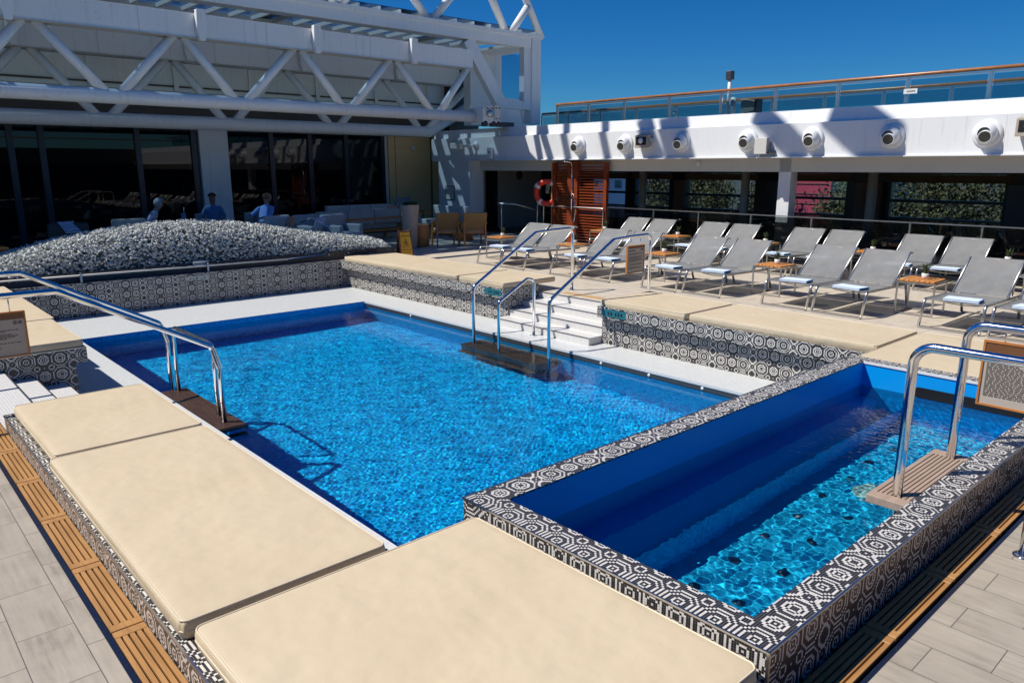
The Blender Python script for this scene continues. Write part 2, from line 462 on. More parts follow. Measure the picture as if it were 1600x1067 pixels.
# ------------------------------------------------------------------ mesh builder
class MB:
    def __init__(s):
        s.v = []; s.f = []; s.sm = []; s.mi = []; s.cur = 0
    def add(s, vs, fs, smooth=False):
        o = len(s.v)
        s.v += [tuple(x) for x in vs]
        for f in fs:
            s.f.append(tuple(i + o for i in f)); s.sm.append(smooth); s.mi.append(s.cur)
        return s
    def mat(s, i):
        s.cur = i; return s
    def box(s, x0, y0, z0, x1, y1, z1):
        x0, x1 = min(x0, x1), max(x0, x1); y0, y1 = min(y0, y1), max(y0, y1); z0, z1 = min(z0, z1), max(z0, z1)
        v = [(x0, y0, z0), (x1, y0, z0), (x1, y1, z0), (x0, y1, z0), (x0, y0, z1), (x1, y0, z1), (x1, y1, z1), (x0, y1, z1)]
        return s.add(v, [(3, 2, 1, 0), (4, 5, 6, 7), (0, 1, 5, 4), (1, 2, 6, 5), (2, 3, 7, 6), (3, 0, 4, 7)])
    def bar(s, a, b, wd, ht, up=(0, 0, 1)):
        a, b = Vector(a), Vector(b)
        d = (b - a).normalized(); u = Vector(up)
        sd = d.cross(u)
        if sd.length < 1e-4:
            sd = d.cross(Vector((1, 0, 0)))
        sd.normalize(); u = sd.cross(d).normalized()
        v = []
        for p in (a, b):
            for i, j in ((-1, -1), (1, -1), (1, 1), (-1, 1)):
                v.append(p + sd * wd / 2 * i + u * ht / 2 * j)
        return s.add(v, [(0, 1, 2, 3), (7, 6, 5, 4), (1, 0, 4, 5), (2, 1, 5, 6), (3, 2, 6, 7), (0, 3, 7, 4)])
    def tube(s, pts, r, n=10, caps=True):
        pts = [Vector(p) for p in pts]
        rr = r if isinstance(r, (list, tuple)) else [r] * len(pts)
        vs = []; prev = None
        for i, p in enumerate(pts):
            if i == 0: d = pts[1] - p
            elif i == len(pts) - 1: d = p - pts[i - 1]
            else: d = (pts[i + 1] - p).normalized() + (p - pts[i - 1]).normalized()
            d.normalize()
            if prev is None:
                a = d.orthogonal().normalized()
            else:
                a = (prev - d * prev.dot(d)).normalized()
            prev = a; b = d.cross(a)
            for k in range(n):
                t = 2 * math.pi * k / n
                vs.append(p + (a * math.cos(t) + b * math.sin(t)) * rr[i])
        fs = [(i * n + k, i * n + (k + 1) % n, (i + 1) * n + (k + 1) % n, (i + 1) * n + k) for i in range(len(pts) - 1) for k in range(n)]
        s.add(vs, fs, True)
        if caps:
            o = len(s.v) - len(vs)
            s.f.append(tuple(o + k for k in reversed(range(n)))); s.sm.append(False); s.mi.append(s.cur)
            s.f.append(tuple(o + (len(pts) - 1) * n + k for k in range(n))); s.sm.append(False); s.mi.append(s.cur)
        return s
    def lathe(s, prof, n=24, c=(0, 0, 0), axis='Z', caps=True):
        c = Vector(c); vs = []
        for r, h in prof:
            for k in range(n):
                t = 2 * math.pi * k / n
                x, y = r * math.cos(t), r * math.sin(t)
                p = {'Z': (x, y, h), 'X': (h, x, y), 'Y': (y, h, x)}[axis]
                vs.append(c + Vector(p))
        fs = [(i * n + k, i * n + (k + 1) % n, (i + 1) * n + (k + 1) % n, (i + 1) * n + k) for i in range(len(prof) - 1) for k in range(n)]
        if caps:
            fs.append(tuple(reversed(range(n)))); fs.append(tuple((len(prof) - 1) * n + k for k in range(n)))
        return s.add(vs, fs, True)
    def prism(s, poly, a, b, axis='Z'):
        """polygon in the plane normal to axis, extruded from a to b"""
        def P(u, v, t):
            return {'Z': (u, v, t), 'X': (t, u, v), 'Y': (u, t, v)}[axis]
        n = len(poly)
        v = [P(*p, a) for p in poly] + [P(*p, b) for p in poly]
        f = [tuple(range(n)), tuple(reversed(range(n, 2 * n)))] + [(i, i + n, (i + 1) % n + n, (i + 1) % n) for i in range(n)]
        return s.add(v, f)
    def quad(s, *p):
        return s.add(p, [tuple(range(len(p)))])
    def build(s, name, mat, parent=None, loc=(0, 0, 0), bevel=0, seg=2, rot=None):
        me = bpy.data.meshes.new(name)
        me.from_pydata(s.v, [], s.f)
        me.polygons.foreach_set('use_smooth', s.sm)
        mats = mat if isinstance(mat, (list, tuple)) else [mat]
        for m in mats:
            me.materials.append(M[m] if isinstance(m, str) else m)
        if len(mats) > 1:
            me.polygons.foreach_set('material_index', s.mi)
        bm = bmesh.new(); bm.from_mesh(me)
        bmesh.ops.recalc_face_normals(bm, faces=bm.faces)
        bm.to_mesh(me); bm.free()
        me.update()
        o = bpy.data.objects.new(name, me)
        COL.objects.link(o)
        o.location = loc
        if rot: o.rotation_euler = rot
        if parent: o.parent = parent
        if bevel:
            b = o.modifiers.new('bevel', 'BEVEL'); b.width = bevel; b.segments = seg; b.limit_method = 'ANGLE'; b.angle_limit = R(40)
            b.harden_normals = False
        return o

def tag(o, label=None, cat=None, group=None, kind=None):
    if label: o['label'] = label
    if cat: o['category'] = cat
    if group: o['group'] = group
    if kind: o['kind'] = kind
    return o
def thing(name, label, cat, loc=(0, 0, 0), rz=0, group=None):
    o = bpy.data.objects.new(name, None)
    COL.objects.link(o); o.location = loc; o.rotation_euler = (0, 0, rz)
    o.empty_display_size = .1
    return tag(o, label, cat, group)
def children(o):
    return [c for c in bpy.data.objects if c.parent == o]
def dup(root, loc, rz=None, label=None, group=None):
    def rec(o, par):
        c = o.copy(); COL.objects.link(c)
        if par is not None: c.parent = par
        for ch in children(o): rec(ch, c)
        return c
    r = rec(root, None)
    r.location = loc
    if rz is not None: r.rotation_euler = (0, 0, rz)
    if label: r['label'] = label
    if group: r['group'] = group
    return r
def arc(p0, p1, p2, r, n=7):
    """round the corner p1 of path p0-p1-p2 with radius r; returns points"""
    p0, p1, p2 = Vector(p0), Vector(p1), Vector(p2)
    a = (p0 - p1).normalized(); b = (p2 - p1).normalized()
    ang = a.angle(b)
    t = r / math.tan(ang / 2)
    s, e = p1 + a * t, p1 + b * t
    c = p1 + (a + b).normalized() * (r / math.sin(ang / 2))
    out = []
    va, vb = s - c, e - c
    tot = va.angle(vb)
    ax = va.cross(vb).normalized()
    for i in range(n + 1):
        out.append(c + Matrix.Rotation(tot * i / n, 3, ax) @ va)
    return out
def bent(pts, r, n=7):
    out = [Vector(pts[0])]
    for i in range(1, len(pts) - 1):
        out += arc(pts[i - 1], pts[i], pts[i + 1], r, n)
    out.append(Vector(pts[-1]))
    return out

# ------------------------------------------------------------------ levels and plan
ZL = -.43     # white ledge round the pool
ZW = -.515    # pool water
ZP = -1.55    # pool floor
ZT = .12      # platform tops
PX0, PX1, PY0, PY1 = 2.47, 7.25, 3.04, 12.10      # pool opening
HX0, HX1, HY0, HY1 = 2.35, 7.12, 1.177, 2.99      # hot tub rim, outer
TX0, TX1, TY0, TY1 = 2.515, 6.96, 1.335, 2.815    # hot tub, inner
ZR = .25
XR = 7.93     # right-hand recess wall
YB = 13.97    # back recess wall

# deck floor with the recess left open
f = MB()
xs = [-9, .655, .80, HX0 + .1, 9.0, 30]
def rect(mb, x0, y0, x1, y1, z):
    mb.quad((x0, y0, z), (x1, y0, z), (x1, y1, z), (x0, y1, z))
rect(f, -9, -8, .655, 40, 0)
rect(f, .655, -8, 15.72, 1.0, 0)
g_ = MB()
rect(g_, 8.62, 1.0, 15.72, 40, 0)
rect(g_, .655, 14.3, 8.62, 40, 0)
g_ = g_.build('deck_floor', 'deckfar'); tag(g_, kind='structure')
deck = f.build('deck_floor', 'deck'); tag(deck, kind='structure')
# channel bed below the gratings
f = MB()
f.box(.655, -2, -.09, .86, 14.3, -.075); f.box(.86, 1.0, -.09, 8.0, 1.2, -.075)
tag(f.build('drain_channel', 'dark'), kind='structure')
f = MB()
f.box(.630, -2, -.07, .655, 14, .003); f.box(.70, .985, -.07, 9, 1.004, .003)
tag(f.build('channel_edge', 'drainslot'), kind='structure')

# ledge sheet round the pool (as four strips), step nooks
f = MB()
rect(f, 1.0, PY1, XR + .1, YB + .1, ZL)
rect(f, 1.0, 2.95, PX0, PY1, ZL)
rect(f, PX1, 2.95, XR + .1, PY1, ZL)
ledge = f.build('pool_ledge', 'ledge'); tag(ledge, kind='structure')

# pool basin
f = MB()
f.mat(0); rect(f, PX0, PY0 - .6, PX1, PY1, ZP)
f.mat(1)
f.quad((PX0, PY0 - .6, ZP), (PX0, PY1, ZP), (PX0, PY1, ZL), (PX0, PY0 - .6, ZL))
f.quad((PX1, PY0 - .6, ZP), (PX1, PY1, ZP), (PX1, PY1, ZL - .03), (PX1, PY0 - .6, ZL - .03))
f.quad((PX0, PY1, ZP), (PX1, PY1, ZP), (PX1, PY1, ZL), (PX0, PY1, ZL))
f.quad((PX0, PY0 - .6, ZP), (PX1, PY0 - .6, ZP), (PX1, PY0 - .6, ZL), (PX0, PY0 - .6, ZL))
f.mat(3); f.box(PX1 - .012, PY0, ZW - .03, PX1 - .004, PY1, ZL - .032)
f.mat(2); f.box(PX1 - .02, PY0, ZL - .03, PX1 + .02, PY1, ZL + .003)
pool = f.build('pool_basin', ['poolfloor', 'poolwall', 'ledge', 'darkgrey']); tag(pool, kind='structure')
pool.cycles.is_caustics_receiver = True

def waves(name, x0, y0, x1, y1, z, step, comps, tint, skip=None):
    nx, ny = int((x1 - x0) / step), int((y1 - y0) / step)
    X, Y = np.meshgrid(np.linspace(x0, x1, nx), np.linspace(y0, y1, ny))
    H = np.zeros_like(X)
    for wl, amp, cnt, d0, spread in comps:
        for _ in range(cnt):
            l = wl * rng.uniform(.7, 1.4); a = d0 + rng.uniform(-spread, spread)
            ph = rng.uniform(0, 6.283)
            H += amp / math.sqrt(cnt) * np.sin((X * math.cos(a) + Y * math.sin(a)) * 6.283 / l + ph)
    me = bpy.data.meshes.new(name)
    co = np.stack([X.ravel(), Y.ravel(), z + H.ravel()], 1)
    idx = np.arange(nx * ny).reshape(ny, nx)
    q = np.stack([idx[:-1, :-1], idx[:-1, 1:], idx[1:, 1:], idx[1:, :-1]], -1).reshape(-1, 4)
    me.vertices.add(len(co)); me.vertices.foreach_set('co', co.ravel().astype(np.float32))
    me.loops.add(q.size); me.loops.foreach_set('vertex_index', q.ravel().astype(np.int32))
    me.polygons.add(len(q)); me.polygons.foreach_set('loop_start', np.arange(0, q.size, 4, dtype=np.int32))
    me.polygons.foreach_set('loop_total', np.full(len(q), 4, dtype=np.int32))
    me.polygons.foreach_set('use_smooth', np.ones(len(q), dtype=bool))
    me.update(calc_edges=True)
    me.materials.append(m_water(name, tint))
    o = bpy.data.objects.new(name, me); COL.objects.link(o)
    o.cycles.is_caustics_caster = True
    return tag(o, kind='structure')
waves('pool_water', PX0 - .005, PY0 - .1, PX1 + .005, PY1 + .005, ZW, .0105,
      [(.60, .00035, 8, .6, 3.1), (.12, .0002, 16, 0, 3.14), (.050, .00024, 40, 0, 3.14)], (.86, .98, 1.0))
waves('tub_water', TX0 - .005, TY0 - .005, TX1 + .005, TY1 + .005, .02, .008,
      [(.45, .0003, 8, .6, 3.1), (.11, .0003, 16, 0, 3.14), (.055, .00034, 26, 0, 3.14)], (.84, .99, 1.0))

# ------------------------------------------------------------------ platforms and walls of the recess
def platform(name, label, x0, y0, x1, y1, lipside, lip=.1, group='mosaic bench platforms round the pool', steel=()):
    """mosaic bench: a body down to the ledge and an overhanging lip"""
    t = thing(name, label, 'bench platform', ((x0 + x1) / 2, (y0 + y1) / 2, ZL), 0, group)
    ox, oy = (x0 + x1) / 2, (y0 + y1) / 2
    b = MB(); b.box(x0 - ox, y0 - oy, 0, x1 - ox, y1 - oy, ZT - .16 - ZL)
    b.build('bench_body', 'mosaic', t)
    lx0, ly0, lx1, ly1 = x0 - ox, y0 - oy, x1 - ox, y1 - oy
    if 'w' in lipside: lx0 -= lip
    if 'e' in lipside: lx1 += lip
    if 's' in lipside: ly0 -= lip
    if 'n' in lipside: ly1 += lip
    b = MB(); b.box(lx0, ly0, ZT - .16 - ZL, lx1, ly1, ZT - ZL)
    b.build('top_slab', 'mosaic', t)
    b = MB()
    e = .005; zt = ZT - ZL
    for sd in steel:
        if sd == 'w': b.box(lx0 - e, ly0 - e, zt - .008, lx0 + .005, ly1, zt + .003)
        if sd == 'e': b.box(lx1 - .005, ly0, zt - .008, lx1 + e, ly1, zt + .003)
        if sd == 's': b.box(lx0, ly0 - e, zt - .008, lx1, ly0 + .005, zt + .003)
        if sd == 'n': b.box(lx0, ly1 - .005, zt - .008, lx1, ly1 + e, zt + .003)
    if steel: b.build('edge_trim', 'satin', t)
    return t
platform('bench_platform', 'mosaic bench platform nearest the photo, under the two big cream mats', .80, -1.5, 1.78, 6.78, 'e', .08, steel=('w', 'n'))
platform('bench_platform', 'mosaic bench platform against the left end of the hot tub', 1.861, -1.5, HX0 - .003, 2.93, '', .0)
platform('bench_platform', 'mosaic bench platform past the left steps, under the cream mats by the hedge', .80, 8.92, 1.76, YB - .01, 'e', .12, steel=('s',))
p3 = platform('bench_platform', 'mosaic bench platform at the far corner of the pool, near the yellow caution sign', XR, 8.86, 8.616, YB - .01, 'w', .11)
p4 = platform('bench_platform', 'long mosaic bench platform between the white steps and the hot tub', XR, HY1 + .003, 8.616, 6.86, 'w', .11)
platform('bench_platform', 'mosaic bench platform behind the right end of the hot tub', HX1 + .003, -1.0, 8.616, HY1, '', .0)
# back wall of the recess
t = thing('mosaic_wall', 'long mosaic wall below the white hedge at the back of the pool', 'wall', (4.5, YB + .09, ZL))
b = MB(); b.box(-3.6, -.09, 0, XR + .68 - 4.5, .17, ZT - ZL); b.build('wall_face', 'mosaic', t)
b = MB()
b.box(.18, -.095, .43, .58, -.0905, .50); b.build('depth_marker', 'palemark', t)
b = MB()
for x in (.24, .30, .36, .44, .50): b.box(x, -.099, .445, x + .03, -.0955, .455 + random.random() * .03)
b.build('marker_print', 'ink', t)
for par, yy in ((p3, 9.10), (p4, 6.56)):
    ox, oy = par.location.x, par.location.y
    b = MB(); b.box(XR - .11 - .004 - ox, yy - .21 - oy, ZT - .125 - ZL, XR - .1105 - ox, yy + .21 - oy, ZT - .025 - ZL)
    dm = b.build('depth_marker', 'teal', par)
    b = MB()
    for q in (-.15, -.10, -.05, .03, .08): b.box(XR - .11 - .007 - ox, yy + q - oy, ZT - .10 - ZL, XR - .1145 - ox, yy + q + .025 - oy, ZT - .055 - ZL)
    c = b.build('marker_print', 'navy', dm)

# right-hand stairs: treads down from the deck to the ledge
def stairs(name, label, xs_, zs, y0, y1, dirx):
    t = thing(name, label, 'steps', (xs_[0], (y0 + y1) / 2, ZL))
    for i in range(len(xs_) - 1):
        b = MB()
        a, c = xs_[i] - xs_[0], xs_[-1] - xs_[0] if False else xs_[i + 1] - xs_[0]
        b.box(a, y0 - (y0 + y1) / 2, 0 + .001, c, y1 - (y0 + y1) / 2, zs[i] - ZL)
        b.build('step', 'step', t)
        b = MB()
        b.box(c - .006 if dirx < 0 else c - .006, y0 - (y0 + y1) / 2, zs[i] - ZL - .006, c + .006, y1 - (y0 + y1) / 2, zs[i] - ZL + .003)
        b.build('nosing', 'darkgrey', t)
    return t
st = stairs('pool_steps', 'white tiled steps between the handrails going down to the pool ledge', [8.70, 8.61, 8.27, 7.96, 7.66], [-.002, -.108, -.215, -.323], 6.863, 8.857, -1)
b = MB(); b.box(.06, -.62, -ZL - .001, .20, .62, -ZL + .004); b.build('wood_strip', 'gold', st)
f = MB(); rect(f, 8.61, 6.80, 9.0, 8.9, .0005)
stairs('pool_steps', 'white tiled steps at the left beside the teak grating', [.80, 1.11, 1.37, 1.65], [-.02, -.13, -.24], 6.783, 8.917, 1)
b = MB(); b.box(.8, 6.785, ZL + .002, 1.0, 8.915, -.03); b.build('step_backing', 'dark'); tag(bpy.data.objects['step_backing'], kind='structure')

# ------------------------------------------------------------------ hot tub
t = thing('hot_tub', 'blue hot tub with black and white mosaic rim in the near right corner', 'hot tub', (HX0, HY0, -.1))
def ob(x, y, z): return (x - HX0, y - HY0, z + .1)
b = MB()
def rb(mb, x0, y0, z0, x1, y1, z1): mb.box(x0 - HX0, y0 - HY0, z0 + .1, x1 - HX0, y1 - HY0, z1 + .1)
rb(b, HX0, HY0, -.1, HX1, TY0, ZR); rb(b, HX0, TY0, -.6, TX0, TY1, ZR); rb(b, TX1, TY0, -.6, HX1, TY1, ZR)
b.build('rim', 'mosaic_top', t)
b = MB(); rb(b, HX0, TY1, -.6, HX1, HY1, ZR); b.build('rim', 'mosaic_back', t)
b = MB()
e = .006
rb(b, HX0 - e, HY0 - e, ZR - .006, HX0 + .004, HY1 + e, ZR + .003); rb(b, HX0, HY0 - e, ZR - .006, HX1, HY0 + .004, ZR + .003)
rb(b, HX0, HY1 - .004, ZR - .006, HX1, HY1 + e, ZR + .003)
rb(b, HX0 - e, HY0 - e, -.1, HX0 + .006, HY0 + .006, ZR - .006)
b.build('edge_trim', 'satin', t)
b = MB()
rb(b, TX1 - .012, TY0, ZR - .02, TX1 - .002, TY1, ZR + .002)
b.build('white_trim', 'white', t)
ZF = -.80
b = MB()
c = .003
def q(mb, *p): mb.quad(*[ob(*x) for x in p])
x0, x1, y0, y1 = TX0 + c, TX1 - c, TY0 + c, TY1 - c
# walls; the long wall in shade carries a bench
q(b, (x0, y0, ZF), (x1, y0, ZF), (x1, y0, ZR - .01), (x0, y0, ZR - .01))
q(b, (x0, y0, ZF), (x0, y1, ZF), (x0, y1, ZR - .01), (x0, y0, ZR - .01))
q(b, (x1, y0, ZF), (x1, y1, ZF), (x1, y1, ZR - .01), (x1, y0, ZR - .01))
q(b, (x0, y1, -.30), (x1, y1, -.30), (x1, y1, ZR - .01), (x0, y1, ZR - .01))
q(b, (x0, y1, -.30), (x1, y1, -.30), (x1, y1 - .16, -.34), (x0, y1 - .16, -.34))
q(b, (x0, y1 - .16, -.34), (x1, y1 - .16, -.34), (x1, y1 - .17, ZF), (x0, y1 - .17, ZF))
lin = b.build('tub_liner', 'tubblue', t); lin.cycles.is_caustics_receiver = True
b = MB(); q(b, (x0, y0, ZF), (x1, y0, ZF), (x1, y1 - .17, ZF), (x0, y1 - .17, ZF))
fl = b.build('tub_floor', 'tubfloor', t); fl.cycles.is_caustics_receiver = True
b = MB()
poly = []
for k in range(13):
    a = math.pi * k / 12 + math.pi / 2
    poly.append((2.24 + .045 * math.cos(a - math.pi) * -1 - 0, .065 + .045 * math.sin(a)))
poly = [(2.31 + .045 * math.sin(R(a)), .064 + .045 * math.cos(R(a))) for a in range(0, 181, 15)] + [(1.50 - .045 * math.sin(R(a)), .064 - .045 * math.cos(R(a))) for a in range(0, 181, 15)]
b.prism([(y - HY0, z + .1) for y, z in poly], TX1 - .02 - HX0, TX1 - .006 - HX0, 'X')
b.build('overflow_slot', 'black', t)
jets = [(3.05 + i * .40, 2.20 + .03 * (i % 2)) for i in range(9)] + [(3.05 + i * .45, 1.98 - .02 * (i % 3)) for i in range(8)] + [(3.3 + i * .5, 1.72 + .03 * (i % 2)) for i in range(6)] + [(3.1 + i * .6, 1.50) for i in range(5)]
for x, y in jets:
    b = MB(); b.lathe([(.0, .012), (.02, .014), (.032, .008), (.034, 0)], 14, ob(x, y, ZF + .001), caps=False)
    j = b.build('jet', 'jet', t); j.cycles.is_caustics_receiver = True
for x, y in ((3.15, 1.66), (5.35, 1.98)):
    b = MB(); b.lathe([(0, .03), (.10, .026), (.15, .012), (.16, 0)], 28, ob(x, y, ZF + .001), caps=False)
    j = b.build('floor_drain', 'drain', t); j.cycles.is_caustics_receiver = True

# weathered step board in the tub
t = thing('step_board', 'pale weathered teak step board inside the hot tub under the handrails', 'step', (4.86, 1.49, .125))
t.scale = (1.09, 1, 1)
b = MB()
b.box(-.50, -.155, -.05, -.42, .16, 0); b.box(.42, -.155, -.05, .50, .16, 0)
b.box(-.42, .13, -.05, .42, .16, 0); b.box(-.42, -.155, -.05, .42, -.13, 0)
b.build('board_frame', 'palewood', t, bevel=.004)
b = MB()
for i in range(10):
    y = -.126 + i * .0258
    b.box(-.42, y, -.03, .42, y + .018, -.002)
b.build('slats', 'palewood', t)
b = MB(); b.box(-.40, -.12, -.048, .40, .125, -.034); b.build('tray', 'dark', t)
for x in (-.44, .40):
    b = MB(); b.tube([(x, 0, -.05), (x, 0, -.6)], .016, 10); b.build('bracket', 'steel', t)

# wet step board at the left of the pool
t = thing('step_board', 'dark wet teak step board just above the pool water at the left handrails', 'step', (2.62, 7.76, -.44))
b = MB(); b.box(-.145, -.84, -.04, .15, .84, -.012); b.build('board_frame', 'wetwood', t, bevel=.004)
b = MB()
for i in range(11):
    x = -.14 + i * .026; b.box(x, -.83, -.011, x + .019, .83, 0)
b.build('slats', 'wetwood', t)
for y in (-.8, .72):
    b = MB(); b.box(-.12, y, -.22, .17, y + .08, -.19); b.build('lower_step', 'wetwood', t)
for y in (-.62, .8):
    b = MB(); b.tube([(.02, y, -.04), (.02, y, -.55)], .02, 10); b.build('bracket', 'steel', t)

for y_, z_, lab_ in ((6.26, -.49, 'white fitting in the slot just right of the white stairs handrails'), (5.48, -.49, 'middle white fitting in the slot below the long mosaic bench'),
                     (4.71, -.49, 'white fitting in the pool slot nearest the hot tub rim'), (10.6, -.49, 'white fitting in the pool slot toward the far corner by the hedge')):
    b = MB(); b.lathe([(.022, 0), (.020, -.006), (.010, -.009)], 14, (0, 0, 0), 'X')
    o_ = b.build('pool_fitting', 'pot', None, loc=(7.2375, y_, z_)); tag(o_, lab_, 'fitting', 'white fittings along the right pool wall')
# submerged teak step under the white stairs
t = thing('underwater_step', 'dark slatted step under the water below the white stairs', 'step', (6.93, 7.85, -.80))
b = MB()
for i in range(9): b.box(-.14 + i * .05, -.82, 0, -.14 + i * .05 + .042, .82, .03)
s_ = b.build('slats', 'wetwood', t); s_.cycles.is_caustics_receiver = True
b = MB(); b.box(-.13, -.80, -.30, .30, .80, -.004); s_ = b.build('riser_box', 'dark', t); s_.cycles.is_caustics_receiver = True
b = MB()
for i in range(3): b.box(-.20 + i * .05, -.80, -.34, -.20 + i * .05 + .042, .80, -.31)
s_ = b.build('lower_slats', 'wetwood', t); s_.cycles.is_caustics_receiver = True

# ------------------------------------------------------------------ cushions
def cushion(name, label, x0, y0, x1, y1, z0=ZT + .002, h=.083, r=.036, group='cream sun mats on the benches'):
    t = thing(name, label, 'sun mat', ((x0 + x1) / 2, (y0 + y1) / 2, z0), 0, group)
    W, D = (x1 - x0) / 2, (y1 - y0) / 2
    bm = bmesh.new()
    bmesh.ops.create_grid(bm, x_segments=2, y_segments=2, size=1)
    bm.free()
    # rounded plan outline
    out = []
    for cx, cy_, a0 in ((W - r, D - r, 0), (-W + r, D - r, 90), (-W + r, -D + r, 180), (W - r, -D + r, 270)):
        for k in range(7):
            a = R(a0 + 15 * k); out.append((cx + r * math.cos(a), cy_ + r * math.sin(a)))
    n = len(out)
    prof = [(1.0, 0.0, -.004), (1, .3, .002), (1, .7, .002), (1, .88, -.001), (1, .97, -.006), (1, 1.0, -.015), (1, 1.02, -.05), (1, 1.035, -.12)]
    vs = []; fs = []
    for _, zz, inset in prof:
        for i, (x, y) in enumerate(out):
            sx = (abs(x) + inset) / abs(x) ; sy = (abs(y) + inset) / abs(y)
            wob = .003 * math.sin(i * 1.7 + x * 9 + y * 7) if .1 < zz < .9 else 0
            vs.append((x * sx + wob, y * sy + wob, h * zz))
    for j in range(len(prof) - 1):
        for i in range(n):
            fs.append((j * n + i, j * n + (i + 1) % n, (j + 1) * n + (i + 1) % n, (j + 1) * n + i))
    o = len(vs); vs.append((0, 0, h * 1.05))
    for i in range(n): fs.append(((len(prof) - 1) * n + i, (len(prof) - 1) * n + (i + 1) % n, o))
    mb = MB(); mb.add(vs, fs, True)
    mb.build('pad', 'vinyl', t)
    pp = [(x * (abs(x) - .004) / abs(x), y * (abs(y) - .004) / abs(y), h * .975) for x, y in out]
    mb = MB(); mb.tube(pp + [pp[0]], .0045, 6, caps=False)
    mb.build('piping', 'seam', t)
    pp = [(x * (abs(x) + .002) / abs(x), y * (abs(y) + .002) / abs(y), h * .42) for x, y in out]
    mb = MB(); mb.tube(pp + [pp[0]], .0028, 6, caps=False)
    mb.build('fold_highlight', 'seam', t)  # paler tube added in place of the highlight along the side fold
    return t
cushion('sun_mat', 'large cream mat in the bottom centre, in front of the hot tub corner', .845, 1.19, 2.315, 2.845)
cushion('sun_mat', 'long cream mat along the left of the pool, nearest the teak grating bend', .82, 2.90, 1.80, 5.275)
cushion('sun_mat', 'cream mat at the left of the pool beside the white steps', .86, 5.31, 1.80, 6.70)
cushion('sun_mat', 'cream mat behind the lower left handrail notice', .86, 8.93, 1.86, 10.42)
cushion('sun_mat', 'cream mat at the far left end touching the hedge planter', .86, 10.46, 1.90, 13.85)
cushion('sun_mat', 'cream mat in the far corner of the pool beside the yellow caution sign', 7.85, 10.08, 9.03, 13.86)
cushion('sun_mat', 'cream mat ending at the left side of the white steps', 7.85, 8.87, 9.03, 10.03)
cushion('sun_mat', 'cream mat starting at the right side of the white steps', 7.85, 5.42, 8.95, 6.84)
cushion('sun_mat', 'cream mat in front of the middle pair of front row loungers', 7.85, 3.06, 8.95, 5.37)
cushion('sun_mat', 'cream mat behind the right end of the hot tub', 7.16, -.4, 8.95, 3.01)

# ------------------------------------------------------------------ teak gratings
def grating(label, loc, rz, L=.716, Wd=.135):
    t = thing('teak_grating', label, 'duckboard', loc, rz, 'teak duckboards over the drain channel')
    b = MB()
    n = 5; sl = .008; wd = (Wd - sl * (n - 1)) / n
    for i in range(n):
        x = -Wd / 2 + i * (wd + sl)
        b.box(x, -L / 2 + .055, -.022, x + wd, L / 2 - .055, 0)
    b.build('slats', 'teak', t, bevel=.002, seg=1)
    for s_ in (-1, 1):
        b = MB(); b.box(-Wd / 2, s_ * (L / 2 - .055), -.022, Wd / 2, s_ * (L / 2 - .002), .001); b.build('end_board', 'teak', t, bevel=.002, seg=1)
    return t
g0 = grating('teak duckboard in the bottom left corner beside the largest deck tiles', (.728, 2.40, .004), 0)
gl = ['second teak duckboard up from the bottom left corner', 'third teak duckboard up from the bottom left corner',
      'fourth teak duckboard up from the bottom left corner', 'fifth teak duckboard up from the bottom left corner',
      'sixth teak duckboard up from the bottom left, just below the white steps', 'teak duckboard beside the left white steps']
gy = [3.0, 3.72, 4.45, 5.165, 5.88, 6.6]
g0.location.y = 3.0
for i in range(1, 7):
    y = 3.0 + .72 * i
    dup(g0, (.728, y, .004), 0, gl[i - 1] if i < 6 else 'teak duckboard beside the left white steps')
dup(g0, (.728, 2.28, .004), 0, 'teak duckboard partly cut off by the bottom edge at the left')
gr = ['teak duckboard below the near corner of the hot tub', 'second teak duckboard along the right side of the hot tub',
      'third teak duckboard along the right side of the hot tub', 'fourth teak duckboard along the right side of the hot tub', 'teak duckboard behind the hot tub handrail post']
for i in range(5):
    g = dup(g0, (2.82 + .72 * i, 1.09, .004), R(90), gr[i])
dup(g0, (2.10, 1.09, .004), R(90), 'teak duckboard under the mat, left of the hot tub corner')

# ------------------------------------------------------------------ handrails
def rail_thing(name, label, paths, loc, group=None, r=.024, flanges=()):
    t = thing(name, label, 'handrail', loc, 0, group)
    L = Vector(loc)
    for nm, pts, rad in paths:
        b = MB(); b.tube([Vector(p) - L for p in pts], rad, 14)
        b.build(nm, 'steel', t)
    for p in flanges:
        p = Vector(p) - L
        b = MB(); b.lathe([(.055, 0), (.055, .006), (.048, .01), (.024, .012)], 20, p); b.build('flange', 'steel', t)
    return t
for y, lab in ((8.58, 'left long steel handrail of the white steps, bare, no notice on it'), (6.98, 'right long steel handrail of the white steps, the notice hangs from it')):
    p = bent([(6.99, y, -1.2), (6.99, y, .27), (8.27, y, 1.0), (8.62, y, 1.02)], .10) + bent([(8.62, y, 1.02), (9.12, y, 1.03), (9.12, y, .0)], .10)[1:]
    rail_thing('handrail', lab, [('rail', p, .025)], (9.12, y, 0), 'long handrails at the white steps', flanges=[(9.12, y, 0)])
p = bent([(6.87, 7.87, -1.2), (6.87, 7.87, .15), (7.42, 7.87, .43), (7.56, 7.87, .40), (7.56, 7.87, ZL)], .07)
rail_thing('grab_rail', 'short steel grab rail standing on the white ledge between the two long handrails', [('rail', p, .022)], (7.56, 7.87, ZL), flanges=[(7.56, 7.87, ZL)])
